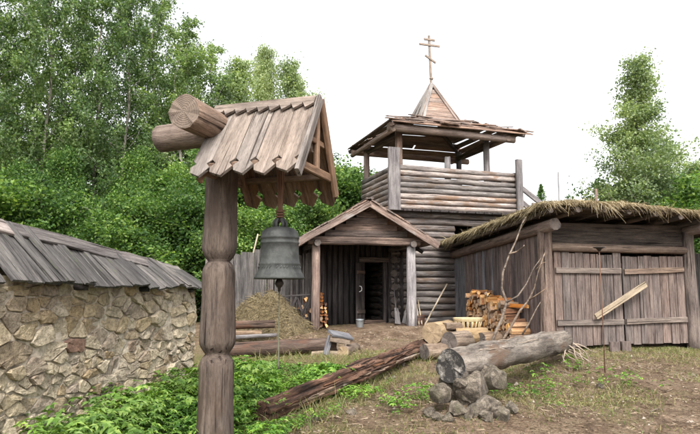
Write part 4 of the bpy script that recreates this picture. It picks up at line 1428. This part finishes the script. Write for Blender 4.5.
# bare sapling standing behind the grey log
sp = empty('bare_sapling', P(2.75, 11.2), 'bare dead sapling with forked branches before the firewood', 'branch')
def px_tube(name, pts, r0, r1, Y0, Y1):
    n = len(pts)
    P3 = [at(x, y, Y0 + (Y1 - Y0) * k / (n - 1)) + Vector((J(.008), J(.02), 0)) for k, (x, y) in enumerate(pts)]
    return tube(name, P3, [.8 * (r0 + (r1 - r0) * k / (n - 1)) for k in range(n)], MAT['branch'], sp, 7)
px_tube('stem', [(491, 345), (496, 333), (502, 318), (507, 302), (502, 288), (503, 272), (509, 256), (516, 240), (522, 224), (526, 217)], .038, .012, 11.2, 11.3)
px_tube('stem', [(500, 345), (507, 334), (514, 322), (520, 311), (529, 300), (534, 288), (538, 272), (545, 252)], .034, .010, 11.1, 11.0)
px_tube('branch', [(507, 302), (518, 296), (527, 284), (534, 268), (541, 258)], .024, .008, 11.22, 11.1)
px_tube('branch', [(509, 254), (516, 252), (523, 247), (524, 245)], .02, .012, 11.25, 11.2)
px_tube('branch', [(529, 300), (538, 294), (546, 288)], .018, .006, 11.05, 10.9)
px_tube('branch', [(522, 335), (529, 324), (536, 310), (541, 302)], .022, .008, 11.1, 11.0)
px_tube('branch', [(536, 270), (542, 263), (546, 262)], .012, .005, 11.0, 11.0)

# thin iron torch rod
tb = at(605, 374, 9.6); y_ = 9.6
for _ in range(8):
    tb = at(605, 374, y_); y_ += (tb.z - G(tb.x, tb.y)) * 4
tbz = G(tb.x, y_)
tr = empty('torch_stand', (tb.x, y_, tbz), 'thin rusty iron rod with a small cup on top', 'torch stand')
tp = at(605, 251, y_)
tube('rod', [(tb.x, y_, tbz - .15), (tb.x + .005, y_, tbz + .9), (tb.x, y_, tp.z)], .0085, MAT['rust'], tr, 6)
lathe('cup', [(.0, -.01), (.02, 0), (.05, .04), (.095, .055), (.095, .065), (.04, .06), (.0, .03)], Matrix.Translation((tb.x, y_, tp.z)), MAT['iron'], tr, 14)

# bucket, tub and tools about the porch
pb = B(1.30, .75, 0); pbz = G(pb.x, pb.y)
bu = empty('zinc_bucket', (pb.x, pb.y, pbz), 'small pale zinc bucket standing under the porch', 'bucket')
lathe('pail', [(.0, .01), (.085, .0), (.09, .005), (.108, .20), (.112, .205), (.106, .21), (.088, .02), (0, .02)], Matrix.Translation((pb.x, pb.y, pbz)), MAT['zinc'], bu, 18)
tube('handle', [Vector((pb.x, pb.y, pbz)) + Vector((math.cos(a) * .11, -.03 - .08 * math.sin(a), .20 - .05 * math.sin(a))) for a in np.linspace(0, math.pi, 9)], .004, MAT['iron'], bu, 5)
tbp = B(2.86, .55, 0); tz = G(tbp.x, tbp.y)
lt = empty('wooden_tub', (tbp.x, tbp.y, tz), 'small dark reddish tub right of the grey porch post', 'tub')
for k in range(12):
    a = 2 * math.pi * k / 12
    p = Vector((tbp.x + math.cos(a) * .13, tbp.y + math.sin(a) * .13, tz))
    board('stave', p, p + Vector((math.cos(a) * .035, math.sin(a) * .035, .27)), .075, .02, Vector((math.cos(a), math.sin(a), 0)), MAT['bucketred'], lt, 1, .003)
for zz, rr in ((.06, .148), (.21, .168)):
    lathe('hoop', [(rr, 0), (rr + .006, .005), (rr + .006, .025), (rr, .03)], Matrix.Translation((tbp.x, tbp.y, tz + zz)), MAT['iron'], lt, 20)
for (x0, y0, x1, y1, Y0, Y1, r, lab) in ((425, 321, 447, 284, 16.4, 17.9, .022, 'long pale pole leaning right against the log wall'), (419, 326, 414, 289, 16.5, 17.6, .02, 'thin pole leaning just right of the grey porch post'),
                                 (422, 326, 418, 300, 16.5, 17.2, .018, 'short stick leaning beside the dark tub')):
    p = at(x0, y0, Y0); p.z = G(p.x, p.y) + .02
    o = log('leaning_pole', p, at(x1, y1, Y1), r, r * .9, [MAT['palewood']] * 2, None, 7, 3, .05, .1); tag(o, lab, 'pole')
for k, (x0, y0, x1, y1, w0, w1) in enumerate(((398, 322, 395, 299, .17, .10), (404, 323, 407, 303, .13, .05))):
    p = at(x0, y0, 16.9); p.z = G(p.x, p.y) + .03
    q = at(x1, y1, 17.5)
    o = empty('wooden_shovel', p, ('wide' if k == 0 else 'narrow') + ' grey wooden shovel leaning right of the dark doorway', 'shovel')
    board('blade', p, p.lerp(q, .62), w0, .025, -E2, MAT['towergrey'], o, 2, .01, w1=w1)
    log('handle', p.lerp(q, .5), q + (q - p) * .5, .018, .016, [MAT['towergrey']] * 2, o, 6, 2)
for k, (px, lab) in enumerate(((615, 'squat wooden block at the foot of the gate, left of two'), (626, 'squat wooden block at the foot of the gate, right of two'))):
    p = at(px, 343, 13.4); p = P(p.x, 13.42, .0)
    o = board('wood_block', p + UP * -.02, p + UP * .2, .2, .16, (-.2, -1, 0), MAT['gate'], None, 2, .012); tag(o, lab, 'block')
for k, (px, py0, py1, Y, lab) in enumerate(((558, 172, 300, 22, 'thin grey mast rising behind the shed roof'), (596, 189, 300, 21.5, 'short brown post top showing above the straw roof'))):
    p = at(px, py0, Y)
    o = log('mast', P(p.x, Y, -.1), p, .022 if k == 0 else .05, .018 if k == 0 else .05, [MAT['towergrey'] if k == 0 else MAT['porchpost']] * 2, None, 6, 2); tag(o, lab, 'post')

# ------------------------------------------------------------------ hay heap
hc = Vector((-2.2, 15.2, 0)); hz = G(hc.x, hc.y)
hay = empty('hay_heap', (hc.x, hc.y, hz), 'heap of brown hay in front of the grey fence', 'hay heap')


def hayz(x, y):
    dx, dy = x - hc.x, y - hc.y
    r = math.hypot((dx - (.25 if dx > 0 else 0)) / (1.05 if dx > 0 else 1.15), dy / 1.0)
    return 1.10 * max(0, 1 - r) ** .85 * (1 + .10 * mnoise.noise((x * 3, y * 3, 0))) - .03


V, Fs = [], []
nn_ = 36
for i in range(nn_ + 1):
    for j in range(nn_ + 1):
        x = hc.x - 1.3 + 3.3 * i / nn_; y = hc.y - 1.1 + 2.2 * j / nn_
        V.append((x - hc.x, y - hc.y, G(x, y) - hz + hayz(x, y)))
for i in range(nn_):
    for j in range(nn_):
        q = i * (nn_ + 1) + j; Fs.append((q, q + nn_ + 1, q + nn_ + 2, q + 1))
reg(bpy.data.objects.new('hay_mass', mesh('hay_mass', V, Fs, MAT['haycore'], smooth=False)), Matrix.Translation((hc.x, hc.y, hz)), hay)
ro, di = [], []
for _ in range(9000):
    x = hc.x - 1.4 + 3.5 * random.random(); y = hc.y - 1.2 + 2.2 * random.random()
    h = hayz(x, y)
    if h <= -.02 and random.random() < .75: continue
    ro.append((x, y, G(x, y) + max(h, 0) + .0)); v = Vector((J(1), J(1) - .3, J(.5) + .1)).normalized(); di.append(v)
o_ = strands('hay_stalks', ro, di, rng.uniform(.08, .28, len(ro)), rng.uniform(.004, .008, len(ro)), MAT['hay'], hay, .35, 2, (hc.x, hc.y, hz)); o_['kind'] = 'stuff'

# ------------------------------------------------------------------ trees
def leaves(points, size, up=.35, wr=.62):
    n = len(points)
    nr = rng.normal(size=(n, 3)); nr[:, 2] += up; nr /= np.linalg.norm(nr, axis=1)[:, None]
    t = np.cross(nr, rng.normal(size=(n, 3))); t /= np.linalg.norm(t, axis=1)[:, None]
    b = np.cross(nr, t)
    L = (size * rng.uniform(.65, 1.3, n))[:, None]
    p = np.asarray(points)
    V = np.stack([p - t * L * .5, p + b * L * wr * .5 - t * L * .08 + nr * L * .06, p + t * L * .5, p - b * L * wr * .5 - t * L * .08 + nr * L * .06], 1).reshape(-1, 3)
    Q = np.arange(n * 4).reshape(n, 4)
    return V, Q


def make_tree(H, rad, nbr, per, leaf, base=.12, power=.8, tr=.13, upang=.9, spread=.28, topthin=.25, cone=0.0):
    """returns (woodgeos, leafpoints) at the origin"""
    geos = []
    pts = [Vector((0, 0, -.3))]
    for k in range(1, 11):
        pts.append(Vector((J(.10) * k * .4, J(.10) * k * .4, H * .97 * k / 10)))
    geos.append(tubegeo(pts, [tr * (1 - .9 * k / 10) + .012 for k in range(11)], 8))
    LP = []
    for b in range(nbr):
        t = base + (1 - base) * (b + random.random()) / nbr
        z = H * .97 * t; k = min(int(t * 10), 9); c = pts[k].lerp(pts[k + 1], t * 10 - k)
        prof = max(topthin * .5, (math.sin(math.pi * min(1, (t - base) / (1 - base) * .82 + .18)) ** power))
        if cone: prof = max(.08, 1 - (t - base) / (1 - base)) ** cone
        Lb = rad * prof * (random.uniform(.55, .95) if cone else random.uniform(.6, 1.15))
        an = b * 2.4 + J(.5)
        d = Vector((math.cos(an), math.sin(an), upang * random.uniform(.5, 1.2))).normalized()
        bp = [c]
        for q in range(4):
            d = (d + Vector((J(.25), J(.25), J(.2)))).normalized(); bp.append(bp[-1] + d * Lb / 3.2)
        geos.append(tubegeo(bp, [tr * .32 * (1 - t * .7), tr * .22 * (1 - t * .7), tr * .15 * (1 - t * .7), .012, .006], 5))
        ncl = max(3, int(per * (.35 + prof)))
        for q in range(ncl):
            f = random.uniform(.22, 1.08) * 4
            kk = min(int(f), 3); cc = bp[kk].lerp(bp[kk + 1], f - kk) + Vector((J(1), J(1), J(.8))) * spread * (.5 + Lb * .35)
            nl = random.randint(12, 30)
            sp_ = random.uniform(.13, .30) * (.6 + spread)
            LP.append(np.array(cc) + rng.normal(size=(nl, 3)) * sp_ * np.array([1, 1, .75]))
    return geos, np.concatenate(LP)


def tree_proto(name, H, rad, nbr, per, leaf, mat, label, **kw):
    geos, LP = make_tree(H, rad, nbr, per, leaf, **kw)
    e = empty(name, (0, 0, 0), label, 'tree')
    tk = multi('trunk', geos, MAT['trunk'], e, (0, 0, 0))
    V, Q = leaves(LP, leaf)
    cn = reg(bpy.data.objects.new('crown', npmesh('crown', V, Q, MAT[mat])), Matrix.Identity(4), e)
    return e, tk, cn


def tree_copy(pr, loc, sc, rz, label, group, name=None, cat='tree'):
    e, tk, cn = pr
    o = bpy.data.objects.new(name or e.name.split('.')[0], None); o.empty_display_size = .2
    reg(o, Matrix.Translation(Vector(loc)) @ Matrix.Rotation(rz, 4, 'Z') @ Matrix.Diagonal((sc[0], sc[0], sc[1], 1)))
    for c in (tk, cn):
        q = c.copy(); C.objects.link(q); q.parent = o; q.matrix_basis = Matrix.Identity(4)
    tag(o, label, cat, group)
    return o


protos = {
    'A': tree_proto('birch_tree', 17, 3.0, 62, 15, .15, 'leaf_b', 'x', base=.10, spread=.2),
    'B': tree_proto('birch_tree', 16, 2.6, 54, 20, .14, 'leaf_a', 'x', base=.08, power=.6),
    'C': tree_proto('leafy_shrub', 6, 2.3, 34, 26, .16, 'leaf_a', 'x', base=.04, power=.5, tr=.07, spread=.4),
    'E': tree_proto('young_tree', 9, 2.2, 44, 22, .15, 'leaf_a', 'x', base=.05, power=.7, tr=.08, spread=.5),
    'D': tree_proto('pale_birch_tree', 12, 3.5, 110, 19, .12, 'leaf_c', 'x', base=.2, cone=.75, tr=.10, spread=.25, upang=1.1),
}


def put(kind, px, topy, Y, wsc, label, group=None, name=None):
    p = at(px, topy, Y)
    H = {'A': 17, 'B': 16, 'C': 6, 'D': 12, 'E': 9}[kind]
    z0 = G(p.x, Y)
    sz = (p.z - z0) / H
    return tree_copy(protos[kind], (p.x, Y, z0), (wsc, sz), random.uniform(0, 6.28), label, group, name, 'shrub' if kind == 'C' else 'tree')


LG = 'tall leafy trees behind the stone wall'
names = ['tall leafy tree at the left edge behind the wall', 'tall tree behind the wall, second from the left edge', 'tall tree behind the wall, third from the left edge', 'tall tree behind the wall, fourth from the left edge',
         'tall tree behind the wall, fifth from the left edge', 'tall tree behind the wall, sixth from the left edge', 'tall tree just left of the crossed bell beams', 'tall tree directly behind the crossed bell beams', 'shorter tree behind the left of the bell roof',
         'slim tree top above the left of the bell roof', 'slim tree top rising above the middle of the bell roof', 'slim tree top rising above the right end of the bell roof']
for lab, (kind, px, ty, Y, ws) in zip(names, (('A', 0, -40, 24, .8), ('A', 28, -25, 27, .7), ('A', 56, -55, 25, .75), ('A', 82, -20, 28, .7), ('A', 106, -48, 26, .75), ('A', 132, -30, 25, .7), ('A', 158, -25, 28, .75), ('A', 186, 14, 26, .75),
                                            ('A', 210, 40, 29, .75), ('D', 236, 56, 30, 1.0), ('D', 264, 44, 33, .85), ('D', 294, 58, 32, .95))):
    put(kind, px, ty, Y, ws, lab, LG)
for kind, px, ty, Y, ws in (('B', 15, 125, 33, .9), ('B', 65, 115, 35, .9), ('B', 120, 125, 34, .9), ('B', 168, 100, 37, .9), ('B', 200, 100, 33, .8), ('B', 228, 110, 34, .8), ('B', 262, 108, 38, .8), ('B', 310, 112, 36, .7), ('B', 95, 120, 30, .9), ('B', 40, 130, 30, .9), ('B', -40, 0, 30, 1), ('A', -60, -40, 25, 1),
                            ('B', 345, 165, 30, .6), ('B', 322, 150, 29, .65), ('B', 285, 130, 30, .7), ('B', 145, 130, 30, .9)):
    put(kind, px, ty, Y, ws, 'dense tree in the second row behind the wall and the bell', 'trees in the second row')
for px, ty, Y, ws in ((10, 215, 21, .9), (50, 195, 20, .7), (90, 225, 21.5, .9), (128, 205, 20, .7), (165, 228, 21, .9), (196, 205, 20.5, .7), (228, 190, 22, .9), (262, 185, 23, .9), (298, 180, 23, .9), (335, 180, 25, .9), (360, 190, 26, .8), (240, 215, 19.5, .6), (310, 205, 20.5, .6), (-30, 190, 19, 1.0)):
    put('C', px, ty, Y, ws, 'dense green shrub below the tall trees behind the wall', 'shrubs behind the wall')
for px, ty, Y, ws in ((20, 165, 22.5, .65), (66, 150, 23, .6), (140, 150, 23.5, .6), (178, 165, 22.5, .6), (214, 140, 24, .65), (40, 175, 21.5, .6), (160, 175, 22, .6), (250, 150, 25, .7), (284, 150, 26, .7), (322, 165, 26, .7), (350, 178, 25, .5)):
    put('E', px, ty, Y, ws, 'lighter green young tree among the shrubs behind the wall', 'young trees behind the wall')
put('D', 638, 58, 24, .9, 'pale slender birch rising alone above the straw shed roof')
put('D', 702, 160, 27, .85, 'paler tree at the right edge behind the shed')
for px, ty, Y, ws in ((695, 215, 19.5, .8), (668, 185, 25, .8), (612, 190, 26, .7), (720, 190, 21, 1.0)):
    put('C', px, ty, Y, ws, 'green shrub behind the right end of the shed', 'shrubs behind the shed')
# small far spruce between tower and shed
spx = at(541, 184, 45)
zz0 = G(spx.x, 45)
H_ = spx.z - zz0
se = empty('spruce_tree', (spx.x, 45, zz0), 'small dark spruce tip between the tower and the shed roof', 'tree')
multi('trunk', [tubegeo([(spx.x, 45, zz0 - .2), (spx.x, 45, spx.z)], [.15, .02], 6)], MAT['trunk'], se)
LP = []
for k in range(70):
    t = k / 70; rr = 2.6 * (1 - t) + .03
    for q in range(8):
        a = random.uniform(0, 6.28)
        for u_ in np.linspace(.2, 1, 8):
            LP.append((spx.x + math.cos(a) * rr * u_ + J(.06), 45 + math.sin(a) * rr * u_ + J(.06), zz0 + .4 + (H_ - .4) * t - .3 * rr * u_ * .6 + J(.08)))
V, Q = leaves(np.array(LP), .22, .2, .3)
reg(bpy.data.objects.new('crown', npmesh('crown', V - np.array([spx.x, 45, zz0]), Q, MAT['leaf_a'])), Matrix.Translation((spx.x, 45, zz0)), se)
for k in protos:      # the prototypes themselves stay out of the scene
    for o in protos[k][::-1]: bpy.data.objects.remove(o)

# ------------------------------------------------------------------ weeds, grass, litter
def weeds(name, spots, hgt, leafsz, mat, label):
    Vall = []; 
    cs, ds, ns_, ls = [], [], [], []
    for (x, y, sc) in spots:
        g = G(x, y)
        for st in range(random.randint(4, 7)):
            an = random.uniform(0, 6.28); h = hgt * sc * random.uniform(.45, 1.1); lean = random.uniform(.15, .8) * h
            tip = np.array([x + math.cos(an) * lean, y + math.sin(an) * lean, g + h])
            la = random.uniform(0, 6.28)
            tilt = np.array([math.cos(an) * .35 + J(.25), math.sin(an) * .35 + J(.25), 1.0]); tilt /= np.linalg.norm(tilt)
            for lf in range(5):
                a2 = la + (lf - 2) * .95
                d = np.array([math.cos(a2), math.sin(a2), 0.0]); d = d - tilt * d.dot(tilt); d /= np.linalg.norm(d)
                cs.append(tip); ds.append(d); ns_.append(tilt); ls.append(leafsz * sc * random.uniform(.7, 1.25) * (1 if lf == 2 else .85))
    c = np.array(cs); d = np.array(ds); n = np.array(ns_); L = np.array(ls)[:, None]
    b = np.cross(n, d)
    dn = np.array([0, 0, -1.0])
    P0 = c; P1 = c + d * L * .45 + b * L * .24 + n * L * .05; P2 = c + d * L + dn * L * .22; P3 = c + d * L * .45 - b * L * .24 + n * L * .05
    V = np.stack([P0, P1, P2, P3], 1).reshape(-1, 3)
    Q = np.arange(len(c) * 4).reshape(-1, 4)
    o = reg(bpy.data.objects.new(name, npmesh(name, V, Q, mat)), Matrix.Identity(4))
    o['kind'] = 'stuff'; o['label'] = label; o['category'] = 'plants'
    return o


def seg_d(x, y, p, q):
    px, py = q[0] - p[0], q[1] - p[1]
    t = max(0, min(1, ((x - p[0]) * px + (y - p[1]) * py) / (px * px + py * py)))
    return math.hypot(x - p[0] - px * t, y - p[1] - py * t)


spots = []
while len(spots) < 4300:
    x = random.uniform(-3.2, 1.6); y = random.uniform(5.4, 10.9)
    wallx = -4.16 + .19 * y
    if x < wallx + .12: continue
    dl_ = seg_d(x, y, (-1.05, 7.55), (1.42, 12.0))
    right_lim = -.55 + (y - 7.0) * .46
    if x > right_lim + .25 * mnoise.noise((x, y, 0)): continue
    if math.hypot(x - BO.x, y - BO.y) < .2 or dl_ < .12: continue
    dens = 1.5 * mnoise.noise((x * .9, y * .9, 4)) + .8 * mnoise.noise((x * 2.6, y * 2.6, 14)) + .4
    side = (x + 1.05) * 4.45 - (y - 7.55) * 2.47      # right of the red log
    if side > 0 and dl_ < .9: dens -= .55
    if y > 10: dens -= .35
    if random.random() > .22 + dens: continue
    spots.append((x, y, random.uniform(.5, 1.1) * (1 + .8 * mnoise.noise((x * 1.7, y * 1.7, 2))) * (.55 if side > 0 and dl_ < 1 else (.8 if y > 9.5 else 1))))
weeds('leafy_weeds', spots, .23, .062, MAT['weed'], 'bright green leafy weeds along the stone wall and red log')
tall = []
while len(tall) < 420:
    y = random.uniform(5.3, 9.6); x = -4.16 + .19 * y + .2 + abs(random.gauss(0, .5))
    if mnoise.noise((x * 1.5, y * 1.5, 31)) > 0: tall.append((x, y, random.uniform(.7, 1.35)))
weeds('tall_weeds', tall, .36, .065, MAT['weed2'], 'taller pale green weeds against the foot of the wall')
spots = []
for cx_, cy_, rr, nn in ((.62, 8.05, .30, 22), (.95, 8.7, .35, 18), (2.2, 8.6, .45, 26), (2.9, 9.3, .5, 22), (3.9, 9.4, .4, 10), (1.7, 9.8, .3, 10), (.15, 8.6, .3, 14), (8.9, 14.0, .5, 16), (3.6, 10.0, .3, 14)):
    for _ in range(nn):
        spots.append((cx_ + random.gauss(0, rr * .6), cy_ + random.gauss(0, rr * .6), random.uniform(.5, 1.0)))
weeds('scattered_weeds', spots, .20, .055, MAT['weed'], 'small green weeds round the grey log and stones')


def grass(name, n, region, dens, mat, h0, h1, label):
    ro, di = [], []
    x0, x1, y0, y1 = region
    while len(ro) < n:
        x = random.uniform(x0, x1); y = random.uniform(y0, y1)
        if random.random() > dens(x, y): continue
        ro.append((x, y, 0)); di.append(Vector((J(.7), J(.7), 1)).normalized())
    ro = np.array(ro); ro[:, 2] = gz(ro[:, 0], ro[:, 1]) - .005
    o = strands(name, ro, di, rng.uniform(h0, h1, n), rng.uniform(.002, .005, n), mat, None, .35, 2)
    o['kind'] = 'stuff'; o['label'] = label; o['category'] = 'grass'
    return o


def gd(x, y):
    v = .5 + 1.3 * mnoise.noise((x * .55, y * .55, 7)) + .5 * mnoise.noise((x * 2, y * 2, 3)) - .15
    if y > 13 and -1.5 < x < 4: v -= .4
    if x > 4.3 and y > 12.2: v += .3
    if x > 3.8 and y < 11.5: v -= .3
    if 1.6 < x < 4.2 and 8 < y < 10.3: v += .45
    if x > 0 and y < 8.2: v -= .3
    return v


grass('grass', 40000, (-3.2, 9.5, 5.2, 14.2), gd, MAT['grass'], .03, .13, 'short patchy green and yellow grass')


def wd(x, y):
    if x < -4.16 + .19 * y + .1 or x > -.4 + (y - 7.0) * .46: return 0
    return .5 + .8 * mnoise.noise((x * 1.4, y * 1.4, 41))


grass('meadow_grass', 3500, (-3.2, 2.0, 5.2, 12), wd, MAT['grass'], .12, .42, 'longer grass blades and dry stalks among the weeds')


def litter(n):
    x = rng.uniform(-1.5, 9, n); y = rng.uniform(5.2, 15.5, n)
    keep = np.array([random.random() < .55 + .8 * mnoise.noise((a * .9, b * .9, 11)) + (.2 if b < 9 else -.1) for a, b in zip(x, y)])
    x, y = x[keep], y[keep]
    ro = np.stack([x, y, gz(x, y) + rng.uniform(.004, .02, len(x))], 1)
    an = rng.uniform(0, 6.28, len(x))
    di = np.stack([np.cos(an), np.sin(an), rng.normal(0, .12, len(x))], 1)
    o = strands('dry_litter', ro, di, rng.gamma(1.6, .028, len(x)).clip(.015, .25), rng.uniform(.002, .008, len(x)), MAT['litter'], None, .05, 1)
    o['kind'] = 'stuff'; o['label'] = 'dry stalks, bark chips and leaf litter on the earth'; o['category'] = 'litter'


litter(60000)
def chips(name, n, region, mat, r0, r1, flat, label, cat):
    x = rng.uniform(region[0], region[1], n); y = rng.uniform(region[2], region[3], n)
    keep = np.array([random.random() < .35 + 1.1 * mnoise.noise((a * .8, b * .8, 21)) for a, b in zip(x, y)])
    x, y = x[keep], y[keep]; m_ = len(x)
    r = rng.gamma(2, 1, m_) * (r1 - r0) / 4 + r0
    base = np.array([(1, 0, 0), (-.4, .9, 0), (-.6, -.8, 0), (.1, .05, 1), (0, 0, -1)], float)
    ang = rng.uniform(0, 6.28, m_); ca, sa = np.cos(ang), np.sin(ang)
    st = rng.uniform(.5, 1.6, (m_, 5)); 
    bx_ = base[None, :, 0] * st; by_ = base[None, :, 1] * st * rng.uniform(.4, 1, (m_, 1)); bz_ = base[None, :, 2] * flat * rng.uniform(.5, 1.3, (m_, 1))
    VX = (bx_ * ca[:, None] - by_ * sa[:, None]) * r[:, None] + x[:, None]; VY = (bx_ * sa[:, None] + by_ * ca[:, None]) * r[:, None] + y[:, None]
    VZ = bz_ * r[:, None] + gz(x, y)[:, None]
    V = np.stack([VX, VY, VZ], 2).reshape(-1, 3)
    fq = np.array([(0, 1, 3), (1, 2, 3), (2, 0, 3), (1, 0, 4), (2, 1, 4), (0, 2, 4)])
    Q = (np.arange(m_)[:, None, None] * 5 + fq[None]).reshape(-1, 3)
    o = reg(bpy.data.objects.new(name, npmesh(name, V, Q, mat)), Matrix.Identity(4))
    o['kind'] = 'stuff'; o['label'] = label; o['category'] = cat


chips('bark_chips', 9000, (-.8, 9, 5.3, 15.5), MAT['litter'], .006, .035, .25, 'brown bark chips scattered over the yard', 'chips')
chips('pebbles', 5000, (-.8, 9, 5.3, 16), MAT['pebble'], .006, .03, .8, 'small pebbles and clods on the earth', 'pebbles')
for k, (px, py, dx, dy, L_) in enumerate(((650, 413, .5, .25, .42), (560, 372, .5, -.3, .3), (590, 405, .6, .1, .35), (545, 405, .4, -.5, .3))):
    y_ = 8.5
    for _ in range(8):
        q = at(px, py, y_); y_ += (q.z - G(q.x, q.y)) * 3.5
    o = tube('dry_twig', [P(q.x, y_, .015), P(q.x + dx * L_ * .5, y_ + dy * L_ * .5, .03), P(q.x + dx * L_, y_ + dy * L_, .015)], [.008, .007, .004], MAT['branch'], None, 5)
    tag(o, 'dry twig lying on the bare earth before the shed', 'twig', 'twigs on the earth')
print('OBJECTS', len(bpy.data.objects), 'TRIS', sum(len(m.loops) - 2 * len(m.polygons) for m in bpy.data.meshes))
